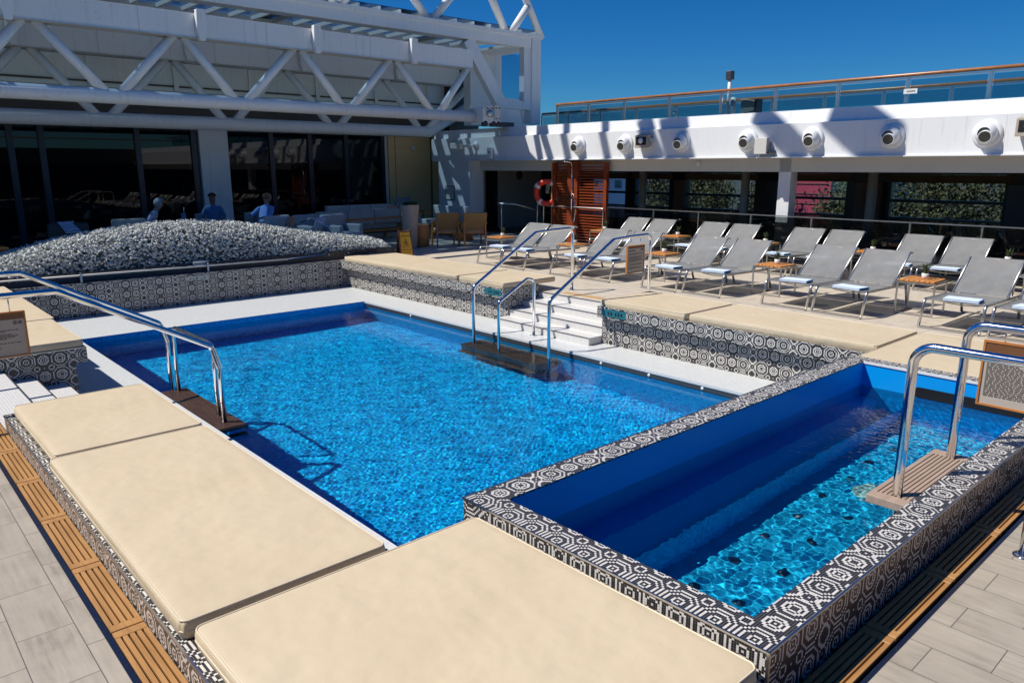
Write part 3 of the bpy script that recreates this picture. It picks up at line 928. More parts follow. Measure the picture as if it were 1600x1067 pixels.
# left pair
for y, lab in ((8.62, 'far one of the two long steel handrails at the left, bare'), (7.12, 'near one of the two long steel handrails at the left, with a hanging notice')):
    p = bent([(.12, y, 0), (.12, y, 1.0), (1.33, y, 1.0), (2.56, y, .33), (2.62, y, .10), (2.62, y, -.44)], .08)
    rail_thing('handrail', lab, [('rail', p, .026)], (.12, y, 0), 'long handrails at the left steps', flanges=[(.12, y, 0)])
p = bent([(2.66, 8.52, -.44), (2.66, 8.52, .29), (2.66, 7.36, .29), (2.66, 7.36, -.44)], .10)
rail_thing('guard_hoop', 'low steel hoop joining the ends of the left handrails above the wet step board', [('rail', p, .023)], (2.66, 7.36, -.44))
# hot tub hoops
for x, lab in ((4.43, 'steel handrail hoop over the hot tub edge nearest the photo, post base on the deck'), (5.31, 'steel handrail hoop over the hot tub edge behind the nearer one, carrying a notice')):
    p = bent([(x, 1.52, -.55), (x, 1.52, 1.03), (x, .86, 1.03), (x, .86, 0)], .11, 9)
    rail_thing('handrail_hoop', lab, [('rail', p, .028)], (x, .86, 0), 'handrail hoops of the hot tub', flanges=[(x, .86, 0)])

# ------------------------------------------------------------------ hanging notices
def notice(label, loc, rz, W, H, head, lines, icons=False, hang=.06, title=0):
    t = thing('notice_board', label, 'notice', loc, rz, None)
    fr = .012
    b = MB()
    for x0, z0, x1, z1 in ((-W / 2, 0, -W / 2 + fr, H), (W / 2 - fr, 0, W / 2, H), (-W / 2 + fr, 0, W / 2 - fr, fr), (-W / 2 + fr, H - fr, W / 2 - fr, H)):
        b.box(x0, -.014, z0, x1, .014, z1)
    b.build('frame', 'walnut', t)
    b = MB(); b.box(-W / 2 + fr, -.006, fr, W / 2 - fr, .006, H - fr); b.build('panel', 'paper', t)
    if head:
        b = MB(); b.box(-W / 2 + fr, -.010, H - fr - head, W / 2 - fr, -.0062, H - fr); b.build('header_band', 'tanplastic', t)
    b = MB()
    z = H - fr - head - .03
    rnd = random.Random(len(label))
    for i, ln in enumerate(lines):
        x = -W / 2 + fr + .02
        if ln < 0: z -= .012; continue
        hh = .0042 if i >= title else .008
        end = -W / 2 + fr + .02 + (W - 2 * fr - .04) * ln
        while x < end:
            wl = min(rnd.uniform(.010, .032), end - x)
            b.box(x, -.0085, z, x + wl, -.0063, z + hh)
            x += wl + .006
        z -= .0115 if i >= title else .017
        if z < fr + .02: break
    b.build('print', 'ink', t)
    if icons:
        for k in (0, 1):
            b = MB(); cx = W / 2 - fr - .032 - .034 * k
            b.tube([(cx + .013 * math.cos(a * math.pi / 8), -.0075, H - fr - head - .028 + .013 * math.sin(a * math.pi / 8)) for a in range(17)], .0016, 5, False)
            b.box(cx - .006, -.0085, H - fr - head - .032, cx + .006, -.0063, H - fr - head - .024)
            b.build('icon', 'ink', t)
    for x in (-W * .28, W * .28):
        b = MB(); b.tube([(x, 0, H - .004), (x, 0, H + hang)], .005, 8); b.build('hanger', 'steel', t)
    return t
para = [.95, .9, .6, -1, .93, .96, .88, .7, .95, .97, .92, .5, -1, .9, .95, .8, -1, .6, .93, .9, .4]
notice('framed rules notice hanging from the right long handrail of the white steps', (8.77, 6.98, .49), R(0), .40, .40, .03, [.45, .5, -1] + para, True, .12, 2)
notice('framed rules notice hanging from the near left handrail at the left edge', (.86, 7.12, .50), R(0), .46, .37, .05, [-1, -1, .5, .62, -1, .93, .7, .55, .8, .9, .85, .7, .45, -1, .94, -1, .3, .6, .4], True, .13)
notice('large framed rules notice hanging from the hot tub handrail at the right edge', (5.31, 1.17, .525), R(-90), .50, .42, .07, [.5, .62, .55, .4, .7, .9, .62, .85, .96, .95, .97, .9, .96, .7, .95, .6, .9, .92, .7, .95, .88, .9], False, .08)

# ------------------------------------------------------------------ loungers, towels, side tables, plants
def make_lounger():
    """long axis +x from the foot end; width along y; origin centre of the foot end on the deck"""
    t = thing('sun_lounger', '-', 'sun lounger')
    W = .70; hw = W / 2
    th = R(41); bx, bz = 1.02 - .0, .355
    L = .66
    ex, ez = bx - 0 + L * math.cos(th) * .98, bz + L * math.sin(th)
    for s in (-1, 1):
        b = MB(); y = s * hw
        b.tube(bent([(-.02, y, .015), (.09, y, .355), (1.10, y, .335), (1.62, y, .33)], .06), .019, 8)
        b.build('side_rail', 'satin', t)
        b = MB(); b.tube(bent([(.98, y * .93, .345), (ex, y * .93, ez), (ex + .07, y * .93, ez - .015)], .03), .014, 8)
        b.build('back_rail', 'satin', t)
        b = MB(); b.tube([(1.40, y, .332), (1.52, y, .015)], .019, 8); b.build('leg', 'satin', t)
    b = MB(); b.box(-.045, -hw, 0, -.005, hw, .028); b.build('foot_bar', 'satin', t)
    b = MB(); b.box(1.50, -hw, 0, 1.53, hw, .022); b.build('head_bar', 'satin', t)
    b = MB(); b.tube([(ex + .07, -hw * .93, ez - .015), (ex + .07, hw * .93, ez - .015)], .012, 8); b.build('top_bar', 'satin', t)
    for s in (-1, 1):
        b = MB(); b.tube([(ex - .22, s * hw * .8, ez - .19), (1.36, s * hw * .8, .33)], .009, 6); b.build('prop_bar', 'satin', t)
    # sling: seat sags a little between the rails
    def sling(x0, z0, x1, z1, sag, nm):
        n, m = 8, 8
        vs = []; nrm = Vector((-(z1 - z0), 0, x1 - x0)).normalized()
        for side in (0, 1):
            for i in range(n + 1):
                for j in range(m + 1):
                    u, v = i / n, j / m * 2 - 1
                    p = Vector((x0 + (x1 - x0) * u, v * hw * .93, z0 + (z1 - z0) * u))
                    p -= nrm * (sag * (1 - v * v) * math.sin(math.pi * min(1, u * 1.0 + .0)) ** .5 + .004 * side)
                    vs.append(p)
        fs = []
        o = (n + 1) * (m + 1)
        for i in range(n):
            for j in range(m):
                a = i * (m + 1) + j
                fs.append((a, a + 1, a + m + 2, a + m + 1)); fs.append((o + a + m + 1, o + a + m + 2, o + a + 1, o + a))
        b = MB(); b.add(vs, fs, True); return b.build(nm, 'fabric', t)
    sling(.06, .358, .99, .352, .022, 'seat')
    sling(1.0, .358, ex + .01, ez + .012, .014, 'backrest')
    for x in (.35, .75):
        b = MB(); b.tube([(x, -hw, .335), (x, -hw * .5, .300), (x, 0, .288), (x, hw * .5, .300), (x, hw, .335)], .009, 6); b.build('cross_bar', 'satin', t)
    return t
lproto = make_lounger()
def make_towel():
    t = thing('folded_towel', '-', 'towel')
    b = MB()
    for k in range(3):
        z = k * .013
        b.add(*[([(x, y, zz) for x, y, zz in ((-.12, -.20, z + .001), (.12, -.20, z + .001), (.12, .20, z + .001), (-.12, .20, z + .001), (-.12, -.20, z + .0125), (.12, -.20, z + .0125), (.12, .20, z + .0125), (-.12, .20, z + .0125))]), [(3, 2, 1, 0), (4, 5, 6, 7), (0, 1, 5, 4), (1, 2, 6, 5), (2, 3, 7, 6), (3, 0, 4, 7)]])
    b.build('towel_body', 'towel', t, bevel=.006, seg=3)
    b = MB()
    for k in range(3): b.box(-.118, -.212, k * .013 + .002, .118, -.196, k * .013 + .0115)
    b.build('hem', 'toweledge', t, bevel=.004)
    return t
tproto = make_towel()
def make_table():
    t = thing('side_table', '-', 'side table')
    a = .24; h = .46
    b = MB()
    for i in range(7):
        y = -a + .012 + i * (2 * a - .02) / 7
        b.box(-a + .005, y, h, a - .005, y + .058, h + .028)
    b.build('table_top', 'orange', t, bevel=.004, seg=1)
    for sx in (-1, 1):
        for sy in (-1, 1):
            b = MB(); b.box(sx * a - .011, sy * a - .011, 0, sx * a + .011, sy * a + .011, h); b.build('leg', 'satin', t)
    for z in (.006, h - .025):
        b = MB()
        for s in (-1, 1):
            if z > .1 or s > 0: b.box(-a + .011, s * a - .009, z, a - .011, s * a + .009, z + .02)
            b.box(s * a - .009, -a + .0112, z + .0005, s * a + .009, a - .0112, z + .0205)
        b.build('frame' if z > .1 else 'foot_frame', 'satin', t)
    return t
bproto = make_table()
def leaf_blades(mb, n, h, r, z0, wd=.010, rnd=random):
    for i in range(n):
        a = rnd.uniform(0, 6.28); ln = h * rnd.uniform(.55, 1.0); sp = r * rnd.uniform(.2, 1.0)
        d = Vector((math.cos(a), math.sin(a), 0)); s = Vector((-math.sin(a), math.cos(a), 0))
        p = [Vector((0, 0, z0)) + d * .01, Vector((0, 0, z0 + ln * .55)) + d * sp * .5, Vector((0, 0, z0 + ln)) + d * sp]
        w_ = [wd * .7, wd, .0005]
        vs = []
        for q_, ww in zip(p, w_): vs += [q_ - s * ww + d * .002, q_ + s * ww + d * .002]
        mb.add(vs, [(0, 1, 3, 2), (2, 3, 5, 4)], False)
def make_pot():
    t = thing('potted_plant', '-', 'potted plant')
    b = MB(); b.lathe([(.033, 0), (.040, .004), (.048, .075), (.044, .076), (.040, .066)], 18); b.build('pot', 'pot', t)
    b = MB(); leaf_blades(b, 26, .17, .09, .066, .010); b.build('leaves', 'leaf', t)
    return t
pproto = make_pot()
ordn = ['first', 'second', 'third', 'fourth', 'fifth']
def lab_lounger(row, k, side):
    who = ['leftmost', 'second', 'third', 'fourth', 'fifth'][k]
    return f'{"left" if side == 0 else "right"} grey mesh lounger of the {who} pair in the {row} row'
used = {'l': 0, 't': 0, 'b': 0, 'p': 0}
def place(proto, key, loc, rz, label, group):
    if not used[key]:
        used[key] = 1; proto.location = loc; proto.rotation_euler = (0, 0, rz); proto['label'] = label; proto['group'] = group; return proto
    return dup(proto, loc, rz, label, group)
rj = random.Random(5)
for row, X0, Y0, pitch, nn in (('front', 10.22, 12.05, 2.225, 5), ('back', 13.36, 11.75, 2.19, 5)):
    for k in range(nn):
        yl = Y0 - pitch * k
        who = ['leftmost', 'second', 'third', 'fourth', 'fifth'][k]
        for s in (0, 1):
            y = yl - .80 * s
            if row == 'back' and k == 4 and s == 1: pass
            j = rj.uniform(-.012, .012); xj = rj.uniform(-.03, .03)
            place(lproto, 'l', (X0 + xj, y, 0.001), j, lab_lounger(row, k, s), f'grey loungers of the {row} row')
            place(tproto, 't', (X0 + .30 + xj + rj.uniform(-.04, .05), y - .02 + rj.uniform(-.03, .03), .352), j + rj.uniform(-.14, .14), f'folded white towel on the {"left" if s == 0 else "right"} lounger of the {who} pair, {row} row', 'folded towels on the loungers')
        ty = yl + .39 + .33
        xt = X0 + 1.02
        place(bproto, 'b', (xt, ty, .001), rj.uniform(-.03, .03), f'teak topped steel side table just left of the {who} lounger pair in the {row} row', 'teak side tables between the loungers')
        place(pproto, 'p', (xt + .02, ty - .02, .489), rj.uniform(0, 6), f'small plant in a white pot left of the {who} lounger pair, {row} row', 'small potted plants on the side tables')

# ------------------------------------------------------------------ glass balustrade behind the loungers
t = thing('glass_balustrade', 'glass balustrade with flat steel handrail behind the back row of loungers', 'balustrade', (15.1, 0, 0))
b = MB(); b.box(-.03, -1.5, .985, .03, 13.0, 1.005); b.build('top_rail', 'satin', t)
ys = [12.98, 11.5, 10.2, 8.85, 7.46, 5.53, 4.32, 2.9, 1.3, -.5]
for i in range(len(ys) - 1):
    b = MB(); b.box(-.006, ys[i + 1] + .04, .06, .006, ys[i] - .04, .975); b.build('glass_panel', 'pane_dark', t)
for y in ys:
    b = MB(); b.box(-.02, y - .012, 0, .02, y + .012, .985); b.build('post', 'satin', t)
t = thing('stair_handrail', 'steel posts and handrail round the shower screen and the stairs down', 'railing', (15.0, 15.2, 0))
for pts in ([(0, -2.15, .0), (0, -2.15, .96), (0, .05, .96), (0, .05, 0)], [(0, .3, 0), (0, .3, .97), (1.2, .5, .97)]):
    b = MB(); b.tube(bent(pts, .04, 4), .02, 8); b.build('rail', 'satin', t)
t = thing('stair_handrail', 'short steel post with a sloping handrail near the tan wood armchairs', 'railing', (14.4, 16.35, 0))
b = MB(); b.tube([(0, 0, 0), (0, 0, .98)], .02, 8); b.build('post', 'satin', t)
b = MB(); b.tube([(-.08, .1, 1.0), (.35, -.2, .98), (2.3, -1.3, .35)], .02, 8); b.build('rail', 'satin', t)

# ------------------------------------------------------------------ right-hand deckhouse: fascia, soffit, windows
XF = 14.8
t = thing('white_fascia', 'long white steel upper deck edge with round nozzles above the loungers', 'fascia', (XF, 5, 2.2))
b = MB()
b.prism([(XF - XF, .02), (0, .67), (.10, .69), (.16, .93), (.9, .95), (.9, .0), (.0, .0)][::-1], -12 - 5 + 5 - 5, 20.2 - 5, 'Y')
fb = b.build('fascia_plate', 'white', t)
b = MB(); b.box(-.07, -17, -.004, 0, 15.2 - 1.0, .018); b.build('drip_edge', 'white', t)
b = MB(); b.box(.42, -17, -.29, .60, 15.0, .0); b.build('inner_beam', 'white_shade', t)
b = MB()
for y in (-.9, 3.2, 7.4, 11.6): b.box(-.0015, y - 5 + 5, .03, -.0005, y + .006, .66)
b.build('plate_seam', 'white_shade', t)
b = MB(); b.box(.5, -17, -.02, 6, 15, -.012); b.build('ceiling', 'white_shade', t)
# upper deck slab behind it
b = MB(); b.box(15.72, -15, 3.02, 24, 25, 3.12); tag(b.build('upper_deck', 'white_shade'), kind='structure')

t = thing('white_column', 'white square steel column under the fascia behind the lounger rows', 'column', (15.36, 8.2, 0))
b = MB(); b.box(-.14, -.14, .012, .14, .14, 2.198); b.build('shaft', 'white', t, bevel=.01)
b = MB(); b.box(-.18, -.18, 0, .18, .18, .012); b.build('base_plate', 'white', t)

# promenade window wall
XW = 19.0
t = thing('window_wall', 'dark window wall with rolled brown shades behind the glass balustrade', 'wall', (XW, 8, 0))
def wb(x0, y0, z0, x1, y1, z1):
    b = MB(); b.box(x0 - XW, y0 - 8, z0, x1 - XW, y1 - 8, z1); return b
wb(XW, -8, 0, XW + .12, 19.5, .42).build('lower_panel', 'dark', t)
wb(XW - .02, -8, 1.20, XW + .10, 19.5, 1.27).build('mid_rail', 'dark', t)
wb(XW - .02, -8, .80, XW + .10, 19.5, .85).build('mid_rail', 'darkgrey', t)
wb(XW, -8, 1.84, XW + .12, 19.5, 2.2).build('top_panel', 'dark', t)
wins = [(5.11, 7.47), (8.55, 10.02), (11.06, 13.25), (13.9, 15.2), (15.6, 17.6), (2.2, 4.4)]
for a, c in wins:
    wb(XW - .05, a - .1, 1.655, XW - .02, c + .1, 1.838).build('roller_shade', 'brown', t)
    g = wb(XW + .04, a, .85, XW + .05, c, 1.84).build('pane', 'pane', t)
    wb(XW + .04, a, .42, XW + .05, c, .80).build('pane', 'pane_dark', t)
edges = sorted(wins)
prev = -8
for a, c in edges + [(19.5, 0)]:
    wb(XW - .03, prev, .42, XW + .11, a, 1.84).build('pier', 'dark', t)
    prev = c
for y0, y1, nm in ((13.25, 13.62, 'bronze'), (7.62, 8.25, 'bronze'), (4.5, 5.0, 'darkgrey'), (10.2, 10.7, 'darkgrey')):
    wb(XW - .2, y0, 0, XW - .034, y1, 1.64).build('cabinet_panel', nm, t)
tag(MB().box(15.72, -15, -.003, 21, 25, .003).build('promenade_floor', 'darkgrey'), kind='structure')
for y in (3.9, 7.6, 10.9, 14.3):
    t2 = thing('grey_column', f'round grey column in the shaded promenade, {dict([(3.9,"rightmost"),(7.6,"second from the right"),(10.9,"third from the right"),(14.3,"behind the shower screen")])[y]}', 'column', (18.2, y, 0), 0, 'columns in the shaded promenade')
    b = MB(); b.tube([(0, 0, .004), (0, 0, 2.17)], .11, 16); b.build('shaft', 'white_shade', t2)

# corridor end: white wall and door left of the shower screen
t = thing('white_wall', 'white wall with a small framed notice right of the beige wood wall', 'wall', (XF + .2, 19.0, 0))
b = MB(); b.box(-.2, -.72, 0, .35, .85, 2.2); b.build('wall_face', 'white', t)
b = MB(); b.box(-.215, .05, 1.02, -.202, .46, 1.42); b.build('framed_notice', 'white_shade', t)
b = MB()
for y0, z0, y1, z1 in ((.03, 1.0, .05, 1.44), (.46, 1.0, .48, 1.44), (.05, 1.0, .46, 1.02), (.05, 1.42, .46, 1.44)): b.box(-.22, y0, z0, -.201, y1, z1)
b.build('frame', 'black', t)
t = thing('end_wall', 'grey shaded end wall of the promenade with a dark door', 'wall', (17, 19.4, 0))
b = MB(); b.box(-1.65, 0, 0, 2.2, .12, 2.2); b.build('wall_face', 'white_shade', t)
b = MB(); b.box(-1.35, -.03, 0, -.85, -.003, 1.95); dr = b.build('door', 'darkgrey', t)
b = MB(); b.box(-1.02, -.05, .8, -.98, -.031, 1.3); b.build('handle', 'steel', dr)
b = MB(); b.box(-.62, -.03, .0, -.12, -.003, 1.95); dr = b.build('door', 'black', t)
b = MB(); b.box(-.22, -.05, .8, -.18, -.031, 1.3); b.build('handle', 'steel', dr)
b = MB(); b.lathe([(.16, 0), (.16, .05), (.12, .09)], 20, (.9, -.003, 1.75), 'Y'); b.build('wall_lamp', 'bronze', t, rot=None)

# nozzles on the fascia
def make_nozzle():
    t = thing('round_nozzle', '-', 'nozzle')
    b = MB(); b.lathe([(.235, 0), (.235, -.02), (.20, -.045), (.175, -.05)], 28, axis='X'); b.build('flange', 'white', t)
    b = MB(); b.lathe([(.165, -.03), (.175, -.08), (.16, -.14), (.125, -.19), (.10, -.20)], 28, (0, 0, 0), 'X', caps=False)
    b.build('ball', 'white', t)
    b = MB(); b.lathe([(.10, -.19), (.105, -.26), (.09, -.262), (.085, -.19)], 24, axis='X', caps=False); sp = b.build('spout', 'white', t, rot=(0, R(-14), R(8)))
    b = MB(); b.lathe([(.089, -.2605), (.001, -.2595)], 24, axis='X', caps=False); b.build('opening', 'nozzle_in', sp)
    return t
nz = make_nozzle()
for i, (y, where) in enumerate(((13.75, 'leftmost round white nozzle on the fascia, above the shower screen'), (12.2, 'second round white nozzle from the left, just left of a grey loudspeaker'),
        (10.55, 'third round white nozzle from the left on the fascia'), (8.87, 'fourth round white nozzle from the left, beside the pale box'), (7.44, 'round white nozzle just right of the white column'),
        (5.92, 'second round white nozzle from the right end of the fascia'), (4.36, 'rightmost round white nozzle on the fascia'))):
    loc = (XF - .0005, y, 2.56)
    if i == 0: nz.location = loc; nz['label'] = where; nz['group'] = 'round nozzles on the fascia'
    else: dup(nz, loc, 0, where, 'round nozzles on the fascia')

def make_speaker():
    t = thing('loudspeaker', '-', 'loudspeaker')
    b = MB(); b.prism([(-.20, .12), (-.04, .16), (-.04, -.12), (-.20, -.17)], -.19, .19, 'Y')
    b.build('housing', 'planter', t, bevel=.008)
    b = MB(); b.box(-.206, -.15, -.10, -.201, .15, .085); b.build('mouth', 'black', t)
    b = MB(); b.lathe([(.07, -.21), (.06, -.235), (.02, -.24)], 16, axis='X'); b.build('horn', 'white', t)
    b = MB(); b.bar((-.1, -.21, 0), (0, -.21, 0), .03, .10); b.bar((-.12, -.20, .0), (-.12, -.2, .06), .03, .03); b.build('bracket', 'white_shade', t)
    return t
sp = make_speaker(); sp.location = (XF - .0005, 11.58, 2.62); tag(sp, 'grey box loudspeaker on the fascia between the second and third nozzles', None, 'loudspeakers on the fascia')
dup(sp, (XF - .0005, 3.72, 2.66), 0, 'grey box loudspeaker at the right end of the fascia', 'loudspeakers on the fascia')
t = thing('junction_box', 'pale grey box on the fascia just above the white column', 'box', (XF, 8.40, 2.27))
b = MB(); b.box(-.17, -.06, .0, -.03, .22, .33); b.build('box_body', 'white_shade', t, bevel=.01)
b = MB(); b.box(-.12, -.19, .02, -.001, -.06, .05); b.box(-.12, -.12, .05, -.08, -.10, .22); b.build('bracket', 'darkgrey', t)
t = thing('security_camera', 'white security camera on an arm at the left end of the fascia', 'camera', (XF, 18.2, 2.62))
b = MB(); b.bar((-.35, .5, .02), (-.28, .1, .0), .16, .17); b.build('housing', 'white_shade', t, bevel=.015)
b = MB(); b.lathe([(.05, 0), (.05, .03)], 14, (-.35, .52, .02), 'Y'); b.build('lens', 'black', t)
b = MB(); b.tube([(0, -.25, .03), (-.14, -.15, .02), (-.26, .02, 0)], .04, 10); b.lathe([(.12, 0), (.12, -.03)], 18, (-.001, -.25, .03), 'X'); b.build('arm', 'white', t)
t = thing('access_box', 'small white box standing on the ledge at the left end of the fascia', 'box', (XF - .05, 17.24, 2.24))
b = MB(); b.box(-.06, -.09, 0, .03, .09, .33); b.build('box_body', 'white', t, bevel=.008)
b = MB(); b.lathe([(.022, 0), (.022, -.01)], 12, (-.061, 0, .2), 'X'); b.build('lock', 'black', t)
t = thing('ceiling_sensor', 'small round white sensor on the beam right of the white column side', 'sensor', (XF + .40, 10.35, 2.09))
b = MB(); b.lathe([(.05, .02), (.05, -.02), (.03, -.05)], 14, axis='X'); b.build('dome', 'white', t)

# upper deck railings with teak handrails
def deck_rail(label, x, y0, y1, zt, zb, posts):
    t = thing('deck_railing', label, 'railing', (x, y0, zb), 0, 'upper deck railings with wooden handrails')
    b = MB(); b.tube([(0, 0, zt - zb), (0, y1 - y0, zt - zb)], .034, 10); b.build('wood_handrail', 'railwood', t)
    b = MB(); b.box(-.012, 0, zt - zb - .075, .012, y1 - y0, zt - zb - .045); b.build('steel_rail', 'satin', t)
    for i, y in enumerate(posts):
        b = MB(); b.box(-.022, y - y0 - .028, 0, .022, y - y0 + .028, zt - zb - .04); b.build('post', 'satin', t)
        if i:
            b = MB(); b.box(-.006, posts[i] - y0 + .05, .04, .006, posts[i - 1] - y0 - .05, zt - zb - .09); b.build('glass_panel', 'pane_blue', t)
deck_rail('near upper deck railing of blue glass panels under a red wood handrail', 15.3, -3, 15.1, 3.67, 3.13, [15.05, 13.9, 12.7, 11.32, 9.91, 8.585, 7.245, 5.935, 4.576, 3.2, 1.9, .6, -.7, -2])
deck_rail('farther upper deck railing seen behind the nearer one', 17.6, -3, 18, 3.67, 3.12, [18, 16.8, 15.5, 14.15, 12.8, 11.4, 9.96, 8.64, 7.31, 5.95, 4.6, 3.2, 1.9, .6, -.7, -2])
t = thing('rail_sign', 'small white plate fixed to the upper deck glass near the right', 'sign', (15.26, 5.86, 3.33))
b = MB(); b.box(-.01, -.12, 0, 0, .12, .09); b.build('plate', 'pot', t)
b = MB()
for q_ in (-.08, -.045, -.01, .03): b.box(-.013, q_, .035, -.0105, q_ + .027, .055)
b.build('print', 'ink', t)
t = thing('camera_mast', 'white pole with a small camera head rising above the upper deck railing', 'mast', (15.5, 9.85, 3.13))
b = MB(); b.tube([(0, 0, 0), (0, 0, .85)], .04, 10); b.build('pole', 'white', t)
b = MB(); b.box(-.07, -.07, .78, .07, .07, .97); b.build('camera_head', 'darkgrey', t, bevel=.01)
b = MB(); b.tube([(0, -.13, 0), (0, -.13, .4)], .055, 10); b.build('canister', 'white', t)
t = thing('horn_speaker', 'beige horn loudspeaker on the upper deck beside the camera mast', 'loudspeaker', (15.6, 9.35, 3.13))
b = MB(); b.prism([(-.16, .28), (-.16, .10), (.16, .03), (.16, .36)], -.13, .13, 'X'); b.build('horn', 'planter', t)
b = MB(); b.box(-.12, -.22, .05, .12, -.161, .34); b.build('mouth', 'darkgrey', t)
b = MB(); b.box(-.03, -.03, 0, .03, .03, .09); b.build('foot', 'white', t)
t = thing('deck_valve', 'small white valve fitting on the upper deck edge left of the mast', 'valve', (15.5, 11.3, 3.13))
b = MB(); b.tube([(0, 0, 0), (0, 0, .2)], .02, 8); b.lathe([(.05, .1), (.05, .15)], 10); b.box(-.07, -.02, .2, .07, .02, .24); b.build('fitting', 'white', t)

# shower screen and lifebuoy
t = thing('shower_screen', 'red varnished slatted wood shower screen behind the loungers', 'shower screen', (15.08, 13.97, 0))
H = 2.13
def slat_panel(nm, ya, yb, x, n=27):
    b = MB()
    for i in range(n):
        z = .08 + i * (H - .14) / n
        b.box(x - .012, ya, z, x + .012, yb, z + .034)
    return b.build(nm, 'redwood', t)
for y, wd in ((.93, .05), (-.93, .05)):
    b = MB(); b.box(-.05, y - wd, 0, .05, y + wd, H); b.build('upright', 'redwood', t)
b = MB(); b.box(-.06, .03, 0, .03, .40, H + .03); b.build('shower_panel', 'redwood', t)
b = MB(); b.box(-.04, -.88, H - .04, .04, .88, H); b.build('top_rail', 'redwood', t)
slat_panel('slats', .40, .88, .0); slat_panel('slats', -.88, .03, .0)
slat_panel('slats', .95, .99, .3)
b = MB(); b.box(-.045, .985, .0, .55, 1.02, H); b.build('side_panel', 'orange', t)
b = MB(); b.tube([(-.09, .2, .9), (-.09, .2, 2.0)], .022, 10); b.tube([(-.09, .2, 2.0), (-.12, .2, 2.12), (-.3, .2, 2.16)], .014, 8); b.build('riser', 'steel', t)
b = MB(); b.lathe([(.10, 0), (.10, .02), (.02, .03)], 18, (-.30, .2, 2.14)); b.build('shower_head', 'steel', t)
b = MB(); b.tube([(-.1, .2, 1.25), (-.13, .10, 1.3), (-.12, .02, .9), (-.11, .08, .55), (-.11, .16, .62), (-.1, .2, .92)], .010, 6); b.build('hose', 'steel', t)
b = MB(); b.box(-.14, .15, 1.18, -.08, .32, 1.22); b.build('mixer', 'steel', t)
t = thing('lifebuoy', 'orange red lifebuoy with white rope at the left side of the shower screen', 'lifebuoy', (14.99, 15.13, 1.32), R(28))
n, m = 36, 12; Rr, rr = .30, .075
vs = []; fs = []
for i in range(n):
    a = 2 * math.pi * i / n
    for j in range(m):
        b_ = 2 * math.pi * j / m
        vs.append((.75 * rr * math.sin(b_), (Rr + rr * math.cos(b_)) * math.cos(a), (Rr + rr * math.cos(b_)) * math.sin(a)))
for i in range(n):
    for j in range(m):
        fs.append((i * m + j, ((i + 1) % n) * m + j, ((i + 1) % n) * m + (j + 1) % m, i * m + (j + 1) % m))
MB().add(vs, fs, True).build('ring', 'red', t)
for q_ in range(4):
    b = MB(); a0 = q_ * math.pi / 2 + .6
    pts = [(0, Rr * math.cos(a0 + d), Rr * math.sin(a0 + d)) for d in (-.13, -.06, 0, .06, .13)]
    b.tube(pts, rr + .003, 14, False); b.build('band', 'rope', t).scale = (.78, 1, 1)
    b = MB(); b.tube([(-.01, (Rr + rr + .02 + .05 * math.sin(k / 8 * math.pi) * -1) * math.cos(a0 + k / 8 * math.pi / 2), (Rr + rr + .02 - .05 * math.sin(k / 8 * math.pi)) * math.sin(a0 + k / 8 * math.pi / 2)) for k in range(9)], .010, 6)
    b.build('rope', 'rope', t)
b = MB(); b.box(.05, -.04, -.02, .14, .04, .34); b.build('hook', 'steel', t)

# ------------------------------------------------------------------ retractable roof on the left
def truss(label, Y, zb, zt, zc, r, bots, tops, x0, x1, xe, rd, brackets, bend=None):
    t = thing('roof_truss', label, 'roof truss', (x0, Y, zc), 0, 'white roof trusses over the lounge')
    b = MB(); b.box(0, -.16, zb - zc, xe - x0, .16, zt - zc); b.build('box_beam', 'girder', t, bevel=.01)
    b = MB(); b.box(0, -.19, zb - zc - .012, xe - x0, .19, zb - zc - .002); b.build('bottom_flange', 'white_shade', t)
    for i in range(int((xe - x0) / 2.67)):
        b = MB(); b.box(1.2 + i * 2.67, -.1625, zb - zc, 1.215 + i * 2.67, -.1602, zt - zc); b.build('weld_seam', 'white_shade', t)
    pts = [(0, 0, 0), (x1 - x0, 0, 0)]
    if bend: pts.append((bend[0] - x0, bend[1] - Y, bend[2] - zc))
    b = MB(); b.tube(pts, r, 20); b.build('chord_tube', 'girder', t)
    for i, bx in enumerate(bots):
        for tx in (tops[i], tops[i + 1]):
            s_ = 1 if tx > bx else -1
            b = MB(); b.tube([(bx + s_ * .12 - x0, 0, .05), (tx - s_ * .10 - x0, 0, zb - zc + .02)], rd, 14)
            b.build('diagonal_tube', 'girder', t)
    for x in brackets:
        b = MB()
        b.prism([(-.09, .05), (.09, .05), (.11, -.35), (.06, -.56), (-.06, -.56), (-.11, -.35)], -.30, -.17, 'Y')
        b.build('hanger_bracket', 'girder', t, loc=(x - x0, 0, zt - zc + .02), bevel=.012)
    return t
truss('front white roof truss with the big tubes, nearest the pool', 17, 4.64, 5.12, 3.385, .145, [-1.1, 2.05, 4.652, 7.266, 9.926, 12.606],
      [-2.4, .5, 3.318, 6.016, 8.671, 11.293, 13.822], -4, 14.1, 13.8, .095, [2.978, 6.42, 9.081, 11.795])
truss('second white roof truss, with the lowest long tube, just in front of the lounge windows', 20, 4.545, 5.09, 3.095, .17, [-.6, 2.2, 5.21, 8.199, 11.242, 14.332],
      [-2.1, .8, 3.76, 6.819, 9.749, 12.888, 16.3], -4, 14.55, 15.7, .105, [3.541, 7.217, 10.258, 13.332], bend=(16.4, 20.4, 3.9))

